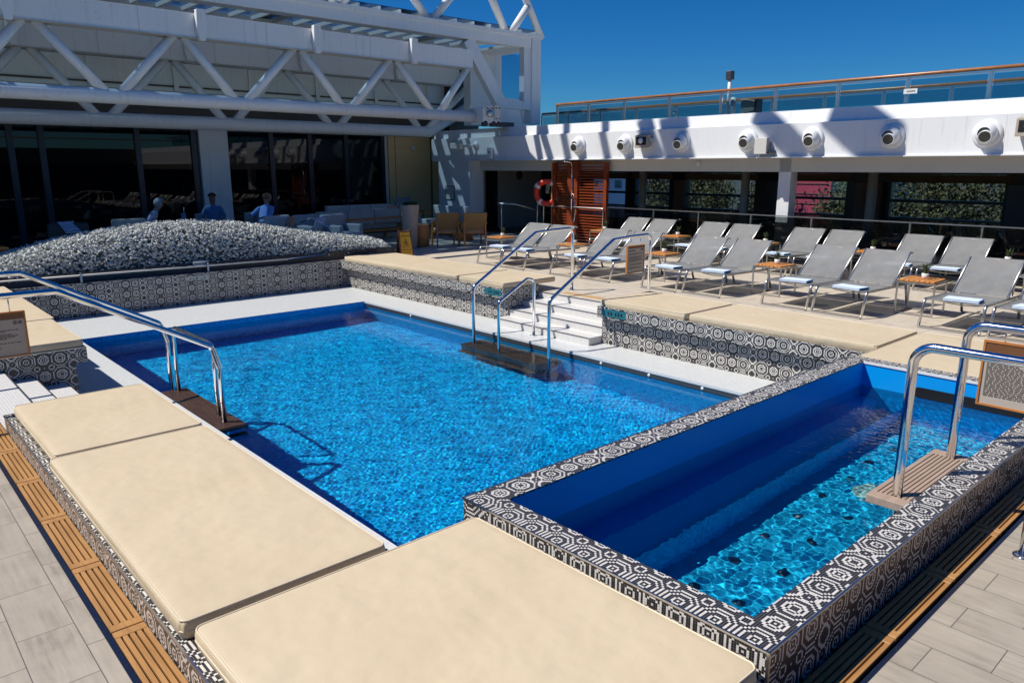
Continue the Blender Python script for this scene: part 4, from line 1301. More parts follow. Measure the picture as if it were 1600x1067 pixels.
# roof frame: front beam, end post, sloping brace, glazed side
KF = 1.138   # plan measured at the fascia, the frame itself stands farther back on the upper deck
FX, FY, FZ = 15.93, 17.3, 3.14
t = thing('roof_frame', 'white roof end frame above the fascia with a blue glass side pane', 'roof frame', (FX, FY, FZ))
def fp(x, y, z): return (x * KF - FX, y * KF - FY, 2 + (z - 2) * KF - FZ)
def rf(mb, x0, y0, z0, x1, y1, z1): mb.box(*fp(x0, y0, z0), *fp(x1, y1, z1))
b = MB(); rf(b, -6, 15.2, 5.06, 14.45, 15.5, 5.36); rf(b, -6, 15.17, 5.30, 14.84, 15.53, 5.40); b.build('top_beam', 'girder', t, bevel=.01)
b = MB(); rf(b, 14.47, 15.2, 3.13, 14.80, 15.5, 5.30); b.build('end_post', 'white', t, bevel=.01)
b = MB(); rf(b, 14.22, 15.24, 3.72, 14.47, 15.42, 5.06); b.build('inner_post', 'white', t)
b = MB(); b.bar(fp(12.34, 15.32, 5.06), fp(13.42, 15.32, 3.64), .22, .38, (1, 0, 0)); b.build('sloping_brace', 'white', t, bevel=.01)
b = MB(); rf(b, 13.34, 15.22, 3.50, 14.47, 15.42, 3.72); b.build('lower_sill', 'white', t, bevel=.01)
b = MB(); rf(b, 14.46, 17.05, 3.15, 15.99, 17.2, 3.96); rf(b, 14.46, 17.05, 3.96, 15.03, 17.2, 5.2); b.build('rear_panel', 'white', t)
b = MB(); rf(b, 13.75, 16.9, 3.15, 14.46, 17.2, 5.06); b.build('rear_post', 'girder', t)
b = MB(); rf(b, 15.03, 17.1, 3.96, 15.99, 17.115, 5.2); b.build('side_pane', 'pane_blue', t)
b = MB(); rf(b, 13.8, 15.5, 5.06, 14.8, 17.2, 5.12); b.build('corner_roof_plate', 'girder', t)
for (a, z_a), (c, z_c) in (((10.70, 6.06), (11.30, 5.38)), ((11.38, 5.38), (12.30, 6.32)), ((12.80, 6.95), (13.77, 5.38)), ((13.93, 5.38), (14.55, 6.13)), ((14.02, 7.0), (15.05, 5.38)), ((8.55, 5.9), (8.85, 5.42)), ((8.95, 5.42), (9.8, 6.3))):
    b = MB(); b.tube([fp(a, 15.45, z_a), fp(c, 15.45, z_c)], .11, 14); b.build('lattice_tube', 'white', t)
b = MB(); b.tube([fp(3, 15.45, 7.6), fp(12.3, 15.45, 7.55), fp(14.6, 15.45, 8.2)], .12, 12); b.build('arch_chord', 'white', t)
b = MB()
for (x0, z0, x1, z1) in ((10.7, 6.06, 9.3, 7.6), (12.3, 6.32, 13.4, 7.8), (12.8, 6.95, 12.35, 7.55), (14.02, 7.0, 13.5, 7.85), (9.8, 6.3, 11.0, 7.6), (8.55, 5.9, 7.4, 7.6)):
    b.tube([fp(x0, 15.45, z0), fp(x1, 15.45, z1)], .11, 12)
b.build('upper_lattice', 'white', t)
b = MB()
for x in (14.62, 14.35): b.bar(fp(x, 15.4, 3.15), fp(x - .15, 15.35, 3.55), .05, .09)
b.build('strut', 'white', t)

t = thing('roof_trolley', 'white wheeled roof trolley at the right end of the front truss', 'trolley', (14.15, 16.9, 3.10))
b = MB(); b.box(-.20, -.30, .12, .46, .30, .52); b.build('housing', 'white', t, bevel=.02)
b = MB(); b.box(-.12, -.34, .30, .14, -.301, .58); b.box(.18, -.34, .18, .42, -.301, .60); b.build('side_plate', 'white_shade', t, bevel=.01)
b = MB(); b.lathe([(.10, 0), (.10, -.05), (.05, -.06)], 20, (.0, -.34, .36), 'Y'); b.build('hub', 'satin', t)
for x in (-.12, .18, .36):
    b = MB(); b.lathe([(.075, -.32), (.075, -.20)], 18, (x, 0, .09), 'Y'); b.build('wheel', 'darkgrey', t)
b = MB(); b.box(.5, -.25, .05, 1.0, .2, .16); b.build('cable_tray', 'darkgrey', t)
b = MB()
for x, z in ((-.08, .50), (.10, .50), (.24, .24), (.36, .52), (.24, .52), (.36, .24)): b.lathe([(.018, 0), (.018, -.02)], 8, (x, -.342, z), 'Y')
b.build('bolts', 'black', t)

# glazed roof
t = thing('glass_roof', 'glazed roof of white bars and blue glass over the lounge', 'roof', (0, 17.6, 5.93))
b = MB()
for i in range(38):
    x = -6 + i * .62; b.box(x - .03, 0, .0, x + .03, 6.0, .10)
b.build('glazing_bars', 'girder', t)
b = MB()
for y in (.9, 2.2, 3.6, 5.0): b.box(-6, y - .07, -.02, 17.2, y + .07, .09)
b.build('purlins', 'girder', t)
b = MB(); b.box(-6, 0, .11, 17.2, 6, .125); b.build('panes', 'roofglass', t)
b = MB()
for i in range(0, 37):
    if i % 4 == 1:
        x = -6 + i * .62; b.box(x, .2, .13, x + .6, 5.6 if i % 8 == 1 else 2.4, .15)
b.build('solid_panels', 'white', t)

# lounge facade
YF = 21.8
t = thing('lounge_building', 'dark glazed lounge front under the roof trusses, with the wood clad band above', 'building', (6, YF, 0))
def fb_(x0, y0, z0, x1, y1, z1):
    b = MB(); b.box(x0 - 6, y0 - YF, z0, x1 - 6, y1 - YF, z1); return b
cols = [-7, -4.3, -1.7, .9, 2.35, 3.9, 5.25, 6.65, 7.95]
mull = [(2.2, .18), (4.6, .22), (6.75, .14), (-.4, .2), (-3, .2)]
def pane_run(x0, x1, cuts):
    e = [x0] + cuts + [x1]
    for i in range(len(e) - 1):
        fb_(e[i] + .05, YF, .08, e[i + 1] - .05, YF + .03, 3.0).build('glass_pane', 'facade_glass', t)
    for c_ in cuts:
        fb_(c_ - .07, YF - .06, .08, c_ + .07, YF + .10, 3.0).build('mullion', 'navy', t)
pane_run(-8, 7.98, [-5.5, -3.2, -.9, 1.75, 3.55, 4.2, 6.4, 7.85])
pane_run(8.78, 14.15, [10.1, 11.35, 12.6, 13.95])
fb_(7.98, YF - .12, 0, 8.78, YF + .2, 3.2).build('white_pier', 'white', t, bevel=.01)
fb_(13.97, YF - .05, 0, 14.13, YF - .005, 3.0).build('frame_edge', 'white_shade', t)
fb_(-8, YF - .02, 0, 14.15, YF + .2, .08).build('sill', 'dark', t)
fb_(-8, YF - .02, 3.0, 16.6, YF + .2, 3.22).build('head_frame', 'black', t)
fb_(-8, YF - .25, 3.22, 16.6, YF + .2, 3.95).build('wood_band', 'brownwood', t)
fb_(-8, YF - .35, 3.95, 16.3, YF + .2, 4.68).build('bulkhead', 'girder', t)
for i in range(12):
    x = -7 + i * 2.05
    fb_(x, YF - .42, 3.97, x + .12, YF - .352, 4.66).build('rib', 'girder', t)
fb_(-8, YF - .40, 4.06, 16.3, YF - .352, 4.10).build('trim_line', 'brownwood', t)
fb_(-8, YF - .37, 3.74, 16.3, YF - .255, 3.94).build('lower_band', 'white_shade', t)
fb_(-8, YF - .1, 4.68, 16.3, YF + .2, 5.92).build('upper_glazing', 'darkgrey', t)
fb_(16.3, YF - .6, 3.2, 17.6, YF + .2, 5.5).build('end_panel', 'dark', t)
fb_(-8, YF + .2, 0, 18, YF + 8, 5.9).build('building_body', 'dark', t)
t = thing('wood_wall', 'beige wood clad wall between the lounge windows and the white wall', 'wall', (15.3, YF - .06, 0))
b = MB(); b.box(-1.15, -.02, 0, .9, .2, 3.0); b.build('cladding', 'beige', t)
b = MB(); b.box(.55, -.045, 0, .60, -.021, 3.0); b.box(-.9, -.03, 0, -.885, -.021, 3.0); b.build('joint_strip', 'brown', t)
b = MB(); b.lathe([(.08, 0), (.08, -.03), (.04, -.09)], 16, (-.18, -.021, 2.62), 'Y'); b.build('wall_spotlight', 'pot', t)

# ------------------------------------------------------------------ hedge in its planter
t = thing('hedge', 'long mound of silver white foliage behind the pool in a dark planter', 'hedge', (5.4, 14.15, ZT))
b = MB(); b.box(-9, 0, 0, 3.9, .05, .17); b.box(-9, 1.55, 0, 3.9, 1.6, .17); b.box(3.85, .05, 0, 3.9, 1.55, .17); b.box(-9, .05, 0, 3.85, 1.55, .12)
b.build('planter_box', 'navy', t)
prof = [(-9, .2), (0, .40), (1.0, .50), (1.95, .64), (2.9, .88), (3.7, 1.01), (4.4, 1.08), (5.2, 1.10), (6.0, 1.04), (6.8, .91), (7.5, .78), (8.2, .68), (8.9, .60), (9.25, .50)]
def crest(x):
    for (a, ha), (c_, hc) in zip(prof, prof[1:]):
        if a <= x <= c_: return ha + (hc - ha) * (x - a) / (c_ - a)
    return .15
ico = bmesh.new(); bmesh.ops.create_icosphere(ico, subdivisions=1, radius=1)
iv = np.array([v.co[:] for v in ico.verts]); jf = [tuple(v.index for v in f_.verts) for f_ in ico.faces]; ico.free()
jf = np.array(jf)
N = 15000
allv = []; allf = []; o = 0
for k in range(N):
    x = rng.uniform(-.5, 9.2)
    if x < .8 and rng.random() < .5: x = rng.uniform(1, 9)
    Hc = crest(x) - .10
    a = rng.uniform(0, math.pi)
    yy = 14.95 - .76 * math.cos(a) * (.98 + .03 * rng.normal())
    zz = .20 + (Hc - .20) * (abs(math.sin(a)) ** .72) + rng.normal() * .012
    if rng.random() < .15: zz -= .03
    r_ = rng.uniform(.017, .030)
    rot = Euler(rng.uniform(0, 6, 3)).to_matrix()
    v = iv * (1 + rng.uniform(-.30, .30, (len(iv), 1))) * r_
    v = v @ np.array(rot).T
    v[:, 2] *= .85
    allv.append(v + np.array([x - 5.4, yy - 14.15, zz - ZT])); allf.append(jf + o); o += len(iv)
lf = []
for k in range(7000):
    x = rng.uniform(-.5, 9.2)
    Hc = crest(x) - .09
    a = rng.uniform(0, math.pi)
    ctr = np.array([x, 14.95 - .78 * math.cos(a), .20 + (Hc - .20) * (abs(math.sin(a)) ** .72) + rng.normal() * .012])
    nrm = np.array([rng.normal() * .35, -math.cos(a), math.sin(a) + .2]); nrm /= np.linalg.norm(nrm)
    for q_ in range(6):
        d = nrm + rng.normal(size=3) * .75; d /= np.linalg.norm(d)
        s_ = np.cross(d, rng.normal(size=3)); s_ /= np.linalg.norm(s_) + 1e-6
        ln = rng.uniform(.022, .042); wd_ = rng.uniform(.007, .012)
        lf.append(np.stack([ctr, ctr + d * ln * .5 + s_ * wd_, ctr + d * ln]))
        lf.append(np.stack([ctr, ctr + d * ln, ctr + d * ln * .5 - s_ * wd_]))
lf = np.concatenate(lf) - np.array([5.4, 14.15, ZT])
allv.append(lf); allf.append(np.arange(len(lf)).reshape(-1, 3) + o)
me = bpy.data.meshes.new('foliage')
V = np.concatenate(allv).astype(np.float32); F = np.concatenate(allf).astype(np.int32)
me.vertices.add(len(V)); me.vertices.foreach_set('co', V.ravel())
me.loops.add(F.size); me.loops.foreach_set('vertex_index', F.ravel())
me.polygons.add(len(F)); me.polygons.foreach_set('loop_start', np.arange(0, F.size, 3, dtype=np.int32)); me.polygons.foreach_set('loop_total', np.full(len(F), 3, dtype=np.int32))
me.update(calc_edges=True)
me.materials.append(M['hedge'])
ho = bpy.data.objects.new('foliage', me); COL.objects.link(ho); ho.parent = t
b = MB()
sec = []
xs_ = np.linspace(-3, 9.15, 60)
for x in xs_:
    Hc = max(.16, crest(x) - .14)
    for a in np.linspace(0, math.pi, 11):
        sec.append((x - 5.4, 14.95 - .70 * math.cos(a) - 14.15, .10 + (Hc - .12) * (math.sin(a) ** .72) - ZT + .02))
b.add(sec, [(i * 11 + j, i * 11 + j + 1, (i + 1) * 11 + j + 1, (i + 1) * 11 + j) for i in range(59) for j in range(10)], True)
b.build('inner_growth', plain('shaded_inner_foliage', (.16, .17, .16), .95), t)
t = thing('cleaning_pole', 'long grey pole with a blue hose lying along the planter below the hedge', 'pole', (5.0, 14.07, .235))
b = MB(); b.tube([(-3.2, -.02, .02), (1.7, -.02, -.01)], .016, 8); b.build('pole', 'white_shade', t)
b = MB()
for x in (-2.0, .1): b.box(x, -.05, -.11, x + .03, .02, .06)
b.build('clips', 'satin', t)
b = MB(); b.tube([(1.7, -.02, -.01), (2.5, .0, .02), (3.0, .25, .25), (2.95, .55, .52), (2.7, .8, .72), (2.5, .95, .62)], .012, 8); b.build('hose', 'hose', t)
t = thing('small_plate_sign', 'small white plate sign on the planter edge below the hedge', 'sign', (5.0, 14.10, .24))
b = MB(); b.box(-.13, -.012, 0, .13, 0, .085); b.build('plate', 'pot', t)
b = MB(); b.box(-.10, -.015, .035, .10, -.0122, .047); b.build('print', 'ink', t)

# ------------------------------------------------------------------ lounge furniture
def rbox(par, nm, mat, x0, y0, z0, x1, y1, z1, bev=.03, rot=None, loc=None):
    b = MB(); b.box(x0, y0, z0, x1, y1, z1)
    return b.build(nm, mat, par, bevel=bev, seg=3)
def wood_chair(label, loc, rz, group):
    t = thing('wood_armchair', label, 'armchair', loc, rz, group)
    # faces +y; the back plane is at -y
    for s in (-1, 1):
        b = MB(); b.bar((s * .29, -.30, .0), (s * .27, -.22, .62), .04, .05); b.build('leg', 'walnut', t)
        b = MB(); b.bar((s * .30, .30, .0), (s * .28, .25, .60), .04, .05); b.build('leg', 'walnut', t)
        b = MB(); b.bar((s * .29, -.30, .60), (s * .29, .32, .615), .055, .03); b.build('armrest', 'walnut', t)
    b = MB(); b.box(-.29, -.22, .33, .29, .28, .38); b.build('seat_frame', 'walnut', t)
    rbox(t, 'seat_cushion', 'greycloth', -.27, -.20, .38, .27, .27, .45)
    b = MB(); b.prism([(-.20, .40), (-.34, .86), (-.31, .87), (-.16, .40)], -.31, .31, 'X'); b.build('woven_back', 'wicker', t, bevel=.008)
    return t
wood_chair('left one of the two tan woven wood armchairs behind the caution sign', (12.05, 15.92, .001), R(-24), 'tan wood armchairs seen from behind')
wood_chair('right one of the two tan woven wood armchairs, nearest the promenade door', (12.60, 15.46, .001), R(-26), 'tan wood armchairs seen from behind')
def drum(label, x, y, h=.46, r=.24):
    t = thing('wood_drum_table', label, 'drum table', (x, y, .001), 0, 'round wooden drum tables')
    b = MB(); b.lathe([(r * .9, 0), (r, .03), (r * 1.02, h * .5), (r, h - .02), (r * .96, h)], 28); b.build('drum', 'walnut', t)
    b = MB(); b.lathe([(r * .97, h + .001), (r * .97, h + .018)], 28); b.build('top_disc', 'beige', t)
drum('round orange brown drum table beside the tall taupe planter', 11.40, 16.15, .56)
drum('round orange brown drum table under the right tan wood armchair', 13.35, 16.75)
t = thing('tall_planter', 'tall tapered taupe planter with dark green plant by the caution sign', 'planter', (10.98, 15.98, .001))
b = MB(); b.lathe([(.15, 0), (.16, .02), (.235, 1.06), (.235, 1.09), (.20, 1.09), (.19, 1.0)], 32); b.build('pot', 'planter', t)
b = MB(); leaf_blades(b, 260, .16, .30, 1.02, .02, random.Random(4)); b.build('leaves', 'leaf', t)
# caution sign
t = thing('caution_sign', 'yellow wet floor caution sign in a brown A-frame at the pool corner', 'sign', (9.90, 14.66, .001), R(-14))
for s in (-1, 1):
    # leaning leaf: local quad built upright then tilted
    outl = [(-.165, 0), (.165, 0), (.15, .62), (.09, .60), (0, .585), (-.09, .60), (-.15, .62)]
    b = MB(); b.prism(outl, -.008, .008, 'Y'); o = b.build('board', 'tanplastic', t, loc=(0, s * .17, 0), rot=(R(15) * s, 0, 0), bevel=.006)
    if s < 0:
        b = MB(); b.prism([(-.13, .03), (.13, .03), (.118, .565), (0, .55), (-.118, .565)], -.0125, -.0085, 'Y'); b.build('yellow_face', 'yellow', o)
        b = MB()
        b.tube([(0, -.0145, .40), (.085, -.0145, .215), (-.085, -.0145, .215), (0, -.0145, .40)], .004, 5, False)
        b.lathe([(.013, -.0165), (.013, -.0128)], 10, (-.012, 0, .335), 'Y')
        b.bar((-.008, -.0145, .32), (.016, -.0145, .275), .016, .004, (0, 1, 0)); b.bar((.016, -.0145, .275), (.045, -.0145, .245), .010, .004, (0, 1, 0))
        b.bar((.014, -.0145, .275), (-.02, -.0145, .24), .010, .004, (0, 1, 0)); b.bar((.0, -.0145, .31), (.036, -.0145, .315), .008, .004, (0, 1, 0)); b.bar((-.005, -.0145, .31), (-.035, -.0145, .29), .008, .004, (0, 1, 0))
        b.build('pictogram', 'black', o)
        def text(body, size, x, z, par, y=-.0130, mat='black', nm='lettering', rz=0, bold=0):
            cu = bpy.data.curves.new(nm, 'FONT'); cu.body = body; cu.size = size; cu.extrude = .001; cu.align_x = 'CENTER'; cu.offset = bold
            tmp = bpy.data.objects.new(nm + '_tmp', cu); COL.objects.link(tmp)
            dg = bpy.context.evaluated_depsgraph_get()
            me_ = bpy.data.meshes.new_from_object(tmp.evaluated_get(dg))
            bpy.data.objects.remove(tmp)
            me_.materials.clear(); me_.materials.append(M[mat])
            ob_ = bpy.data.objects.new(nm, me_); COL.objects.link(ob_); ob_.parent = par
            ob_.location = (x, y, z); ob_.rotation_euler = (R(90), 0, rz)
            return ob_
        text('CAUTION', .052, 0, .455, o)
        text('WET FLOOR', .040, 0, .135, o, bold=.0008)
        text('PISO MOJADO', .032, 0, .08, o, bold=.0006)

# sofas
def sofa(label, loc, rz, L, cloth='greycloth', pillows=(), group='wood framed sofas'):
    """length along x, faces -y, back at +y"""
    t = thing('sofa', label, 'sofa', loc, rz, group)
    h = L / 2
    n = max(1, round(L / .85))
    for i in range(n):
        a, c_ = -h + .06 + i * (L - .12) / n, -h + .06 + (i + 1) * (L - .12) / n - .01
        rbox(t, 'seat_cushion', cloth, a, -.38, .30, c_, .26, .46)
        rbox(t, 'back_cushion', cloth, a, .22, .47, c_, .40, .86)
    b = MB(); b.box(-h, -.38, .24, h, .40, .295); b.build('seat_frame', 'walnut', t)
    b = MB(); b.box(-h, .405, .58, h, .435, .63); b.build('back_rail', 'walnut', t)
    for s in (-1, 1):
        for y in (-.34, .41):
            b = MB(); b.bar((s * (h - .03), y, 0), (s * (h + .01), y, .62), .05, .06); b.build('leg', 'walnut', t)
        b = MB(); b.bar((s * (h + .01), -.40, .625), (s * (h + .01), .44, .63), .07, .03); b.build('armrest', 'walnut', t)
    return t
sofa('long slate and grey sofa with its back to the hedge, wood rail along it', (10.95, 18.75, .001), R(180 + 7), 2.9, 'bluecloth')
sofa('long grey sofa against the beige wood wall, facing the pool', (12.9, 20.7, .001), R(0), 3.2, 'greycloth')
sofa('grey sofa end unit between the tall planter and the wood wall', (14.0, 18.6, .001), R(-90), 1.8, 'greycloth')
def pillow(label, loc, rot, mat, s=.44, th=.07):
    n = 8; vs = []; fs = []
    for side in (1, -1):
        for i in range(n + 1):
            for j in range(n + 1):
                u, v = i / n * 2 - 1, j / n * 2 - 1
                k_ = (1 - u * u) * (1 - v * v)
                pin = 1 - .06 * (1 - abs(u)) ** 0 * (1 - abs(abs(u) - abs(v)))
                vs.append((u * s / 2 * (.93 + .07 * abs(v) ** 3), side * th * (k_ ** .45), v * s / 2 * (.93 + .07 * abs(u) ** 3)))
    m_ = (n + 1) ** 2
    for i in range(n):
        for j in range(n):
            a = i * (n + 1) + j
            fs.append((a, a + 1, a + n + 2, a + n + 1)); fs.append((m_ + a + n + 1, m_ + a + n + 2, m_ + a + 1, m_ + a))
    b = MB(); b.add(vs, fs, True)
    o = b.build('pillow', mat, None, loc=loc, rot=rot)
    return tag(o, label, 'pillow', 'scatter pillows on the sofas')
pillow('beige and red lattice pillow leaning on the end of the long slate sofa', (12.17, 18.62, .72), (R(14), 0, R(15)), 'lattice', .48)
pillow('navy and white zigzag pillow on the sofa by the wood wall', (14.0, 20.72, .80), (R(-12), 0, R(-5)), 'navystripe', .58)
pillow('small peach pillow on the grey armchair right behind the hedge crest', (8.25, 17.04, .70), (R(20), 0, R(30)), 'lattice', .36)
pillow('blue and white striped pillow on the middle grey armchair behind the hedge', (8.98, 16.95, .66), (R(20), 0, R(20)), 'bluestripe', .36)
def club(label, x, y, rz, cloth='greycloth'):
    t = thing('club_chair', label, 'armchair', (x, y, .001), rz, 'upholstered club chairs behind the hedge')
    # faces -y
    rbox(t, 'seat', cloth, -.30, -.34, .16, .30, .26, .44, .04)
    rbox(t, 'backrest', cloth, -.38, .24, .10, .38, .40, .86, .05)
    for s in (-1, 1): rbox(t, 'arm', cloth, s * .34 - .06, -.36, .10, s * .34 + .06, .235, .62, .04)
    for s in (-1, 1):
        for y_ in (-.28, .32):
            b = MB(); b.tube([(s * .3, y_, 0), (s * .3, y_, .12)], .02, 8); b.build('leg', 'walnut', t)
    return t
club('grey club chair with a small peach pillow, leftmost of the three by the hedge crest', 8.30, 17.3, R(20))
club('grey club chair with a striped pillow, middle of the three by the hedge', 8.95, 17.2, R(15), 'bluecloth')
club('grey club chair, rightmost of the three by the hedge', 9.55, 16.9, R(15), 'bluecloth')
club('cream club chair behind the seated woman in stripes', 5.1, 19.1, R(190), 'creamcloth')
club('dark blue club chair under the sitting man', 7.35, 19.45, R(-5), 'bluecloth')
club('dark blue club chair under the reclining woman', 8.65, 19.35, R(40), 'bluecloth')
club('club chair in the deep shade at the far left', 3.9, 18.5, R(160), 'darkgrey')
pillow('light blue striped pillow on the shaded chair at the far left', (3.80, 18.1, .78), (R(-50), 0, R(20)), 'bluestripe', .36)
t = thing('lounge_table', 'small dark table with a white glass between the seated people', 'table', (6.35, 19.0, .001))
b = MB(); b.lathe([(.38, .70), (.38, .73)], 28); b.build('table_top', 'walnut', t)
b = MB(); b.tube([(0, 0, .02), (0, 0, .70)], .03, 10); b.lathe([(.22, 0), (.22, .02)], 24); b.build('pedestal', 'darkgrey', t)
t = thing('drinking_glass', 'pale blue drinking cup with a straw on the dark table', 'cup', (6.40, 18.85, .732))
b = MB(); b.lathe([(.045, 0), (.06, .20), (.056, .20), (.042, .01)], 18, caps=False); b.build('cup', 'toweledge', t)
b = MB(); b.tube([(0, 0, .02), (.03, 0, .34)], .006, 6); b.build('straw', 'white', t)
# inside-lounge-front tables in the shade at the far left
for i, (x, y) in enumerate(((2.2, 17.9), (.9, 19.3))):
    t = thing('low_table', ['low dark wood table in the shade left of the hedge crest', 'low dark wood table at the far left edge of the lounge'][i], 'table', (x, y, .001), 0, 'low wood tables in the shade')
    b = MB(); b.box(-.4, -.3, .42, .4, .3, .46); b.build('table_top', 'walnut', t, bevel=.005)
    for sx in (-1, 1):
        for sy in (-1, 1):
            b = MB(); b.bar((sx * .36, sy * .26, 0), (sx * .33, sy * .24, .42), .035, .035); b.build('leg', 'walnut', t)

# ------------------------------------------------------------------ people
def person(label, loc, rz, lean, top, skin, hair, hat=None, arms=None, headturn=0, legs_out=0.45, female=False):
    """seated figure facing -y; origin under the hips on the floor. body = one skinned mesh"""
    hip = Vector((0, 0, .52))
    up = Vector((0, -math.sin(lean), math.cos(lean)))
    J = {}; E_ = []; Rd = {}
    def jv(n, p, r): J[n] = Vector(p); Rd[n] = r
    jv('pelvis', hip, .15); jv('waist', hip + up * .18, .135); jv('chest', hip + up * .38, .155)
    jv('neckb', hip + up * .53, .075); jv('neck', hip + up * .60, .055)
    hd = (up + Vector((0, -.12, .25))).normalized()
    jv('head0', J['neck'] + hd * .07 + Vector((0, -.01, 0)), .075); jv('head1', J['neck'] + hd * .15 + Vector((0, -.012, 0)), .092); jv('head2', J['neck'] + hd * .215, .07)
    jv('nose', J['neck'] + hd * .115 + Vector((0, -.105, 0)), .014)
    E_ += [('pelvis', 'waist'), ('waist', 'chest'), ('chest', 'neckb'), ('neckb', 'neck'), ('neck', 'head0'), ('head0', 'head1'), ('head1', 'head2'), ('head0', 'nose')]
    for s, n in ((-1, 'l'), (1, 'r')):
        jv('sh' + n, hip + up * .49 + Vector((s * .17, 0, 0)), .07)
        a = arms[n] if arms else ((s * .27, -.10, .78), (s * .17, -.32, .74))
        jv('el' + n, a[0], .047); jv('wr' + n, a[1], .03)
        d = (J['wr' + n] - J['el' + n]).normalized()
        jv('pa' + n, J['wr' + n] + d * .07, .036)
        jv('hp' + n, hip + Vector((s * .10, -.04, -.02)), .10); jv('kn' + n, (s * .15, -legs_out - .04, .50), .068)
        jv('an' + n, (s * .15, -legs_out - .10, .10), .042); jv('to' + n, (s * .16, -legs_out - .27, .04), .036)
        E_ += [('chest', 'sh' + n), ('sh' + n, 'el' + n), ('el' + n, 'wr' + n), ('wr' + n, 'pa' + n), ('pelvis', 'hp' + n), ('hp' + n, 'kn' + n), ('kn' + n, 'an' + n), ('an' + n, 'to' + n)]
        for q_ in range(5):
            sd = Vector((1, 0, 0)) * (q_ - 1.5) * .019
            if q_ == 4: sd = Vector((-s * .04, 0, .01))
            l1 = (.045, .05, .048, .038, .03)[q_]
            jv(f'f{n}{q_}', J['pa' + n] + sd + d * (l1 * .8 if q_ < 4 else 0), .0095); jv(f'g{n}{q_}', J['pa' + n] + sd * 1.2 + d * (l1 * 1.3 + (.01 if q_ < 4 else .0)) + Vector((0, 0, -.02)), .008)
            E_ += [('pa' + n, f'f{n}{q_}'), (f'f{n}{q_}', f'g{n}{q_}')]
    names = list(J); ix = {n: i for i, n in enumerate(names)}
    me_ = bpy.data.meshes.new('person'); me_.from_pydata([J[n] for n in names], [(ix[a], ix[b_]) for a, b_ in E_], [])
    o = bpy.data.objects.new('person', me_); COL.objects.link(o)
    sk = o.modifiers.new('skin', 'SKIN'); ss = o.modifiers.new('sub', 'SUBSURF'); ss.levels = 2; ss.render_levels = 2
    for n in names:
        v = me_.skin_vertices[0].data[ix[n]]
        r = Rd[n]
        v.radius = (r * (1.25 if n in ('chest', 'waist', 'pelvis') else 1), r * (.85 if n in ('chest', 'waist') else 1)); v.use_root = (n == 'pelvis')
    dg = bpy.context.evaluated_depsgraph_get()
    m2 = bpy.data.meshes.new_from_object(o.evaluated_get(dg))
    o.modifiers.clear(); o.data = m2
    for mm in (skin, top, 'trouser'): m2.materials.append(M[mm])
    zn = J['neckb']
    for p_ in m2.polygons:
        c_ = p_.center
        near_hand = min((c_ - J['wr' + n]).length for n in 'lr') < .045 or min((c_ - J['pa' + n]).length for n in 'lr') < .085
        if (c_ - J['neck']).dot(up) > -.02 and (c_ - J['neck']).length < .36: p_.material_index = 0
        elif near_hand: p_.material_index = 0
        elif c_.z < .50 + .12 and c_.y < .15 and (c_.z < .56): p_.material_index = 2
        else: p_.material_index = 1
        p_.use_smooth = True
    o.location = loc; o.rotation_euler = (0, 0, rz)
    tag(o, label, 'person')
    hc = J['head1'] + Vector((0, .012, .022))
    # hair / cap as a shell over the skull
    def shell(nm, mat, rx, ry, rz_, c0, zmin, ymax=9):
        bm = bmesh.new(); bmesh.ops.create_uvsphere(bm, u_segments=24, v_segments=16, radius=1)
        for v in bm.verts:
            v.co = Vector((v.co.x * rx, v.co.y * ry, v.co.z * rz_))
        kill = [f_ for f_ in bm.faces if (f_.calc_center_median().z < zmin and f_.calc_center_median().y < ymax) or (f_.calc_center_median().y < -.055 and f_.calc_center_median().z < .045)]
        bmesh.ops.delete(bm, geom=kill, context='FACES')
        for v in bm.verts: v.co += Vector((random.uniform(-1, 1), random.uniform(-1, 1), random.uniform(-1, 1))) * .003
        mm = bpy.data.meshes.new(nm); bm.to_mesh(mm); bm.free(); mm.materials.append(M[mat])
        for p_ in mm.polygons: p_.use_smooth = True
        h_ = bpy.data.objects.new(nm, mm); COL.objects.link(h_); h_.parent = o; h_.location = c0
        sm = h_.modifiers.new('s', 'SOLIDIFY'); sm.thickness = .008
        return h_
    if hat: shell('cap', hat, .108, .118, .10, hc, .0); 
    if hair: shell('hair', hair, .115 if female else .104, .122, .118, hc + Vector((0, .006, -.004)), -.11 if female else -.03, .02)
    fc = J['head1'] + Vector((0, -.088, -.002))
    for s in (-1, 1):
        b = MB(); b.lathe([(.011, 0), (.009, -.006)], 10, tuple(fc + Vector((s * .032, -.0, 0))), 'Y'); b.build('eye', 'black', o)
    b = MB(); b.box(fc.x - .024, fc.y - .001, fc.z - .064, fc.x + .024, fc.y + .012, fc.z - .055); b.build('mouth', 'bronze', o)
    return o
p1 = person('grey haired woman in a blue and white striped top bending forward at the table', (5.55, 19.05, .0), R(70), R(30), 'bluestripe', 'skin', 'grayhair', female=True)
p2 = person('man in a dark cap and blue shirt sitting in front of the white pier', (7.30, 19.30, .0), R(-25), R(2), 'denim', 'skin_dark', None, 'cap')
p3_ = person('reclining woman with blond hair, sunglasses and a light blue top', (8.55, 19.2, .0), R(-52), R(-24), 'bluetop', 'skin', 'blondhair', female=True)
b = MB(); b.box(-.07, -.135, 1.205 - .0, .07, -.115, 1.235)
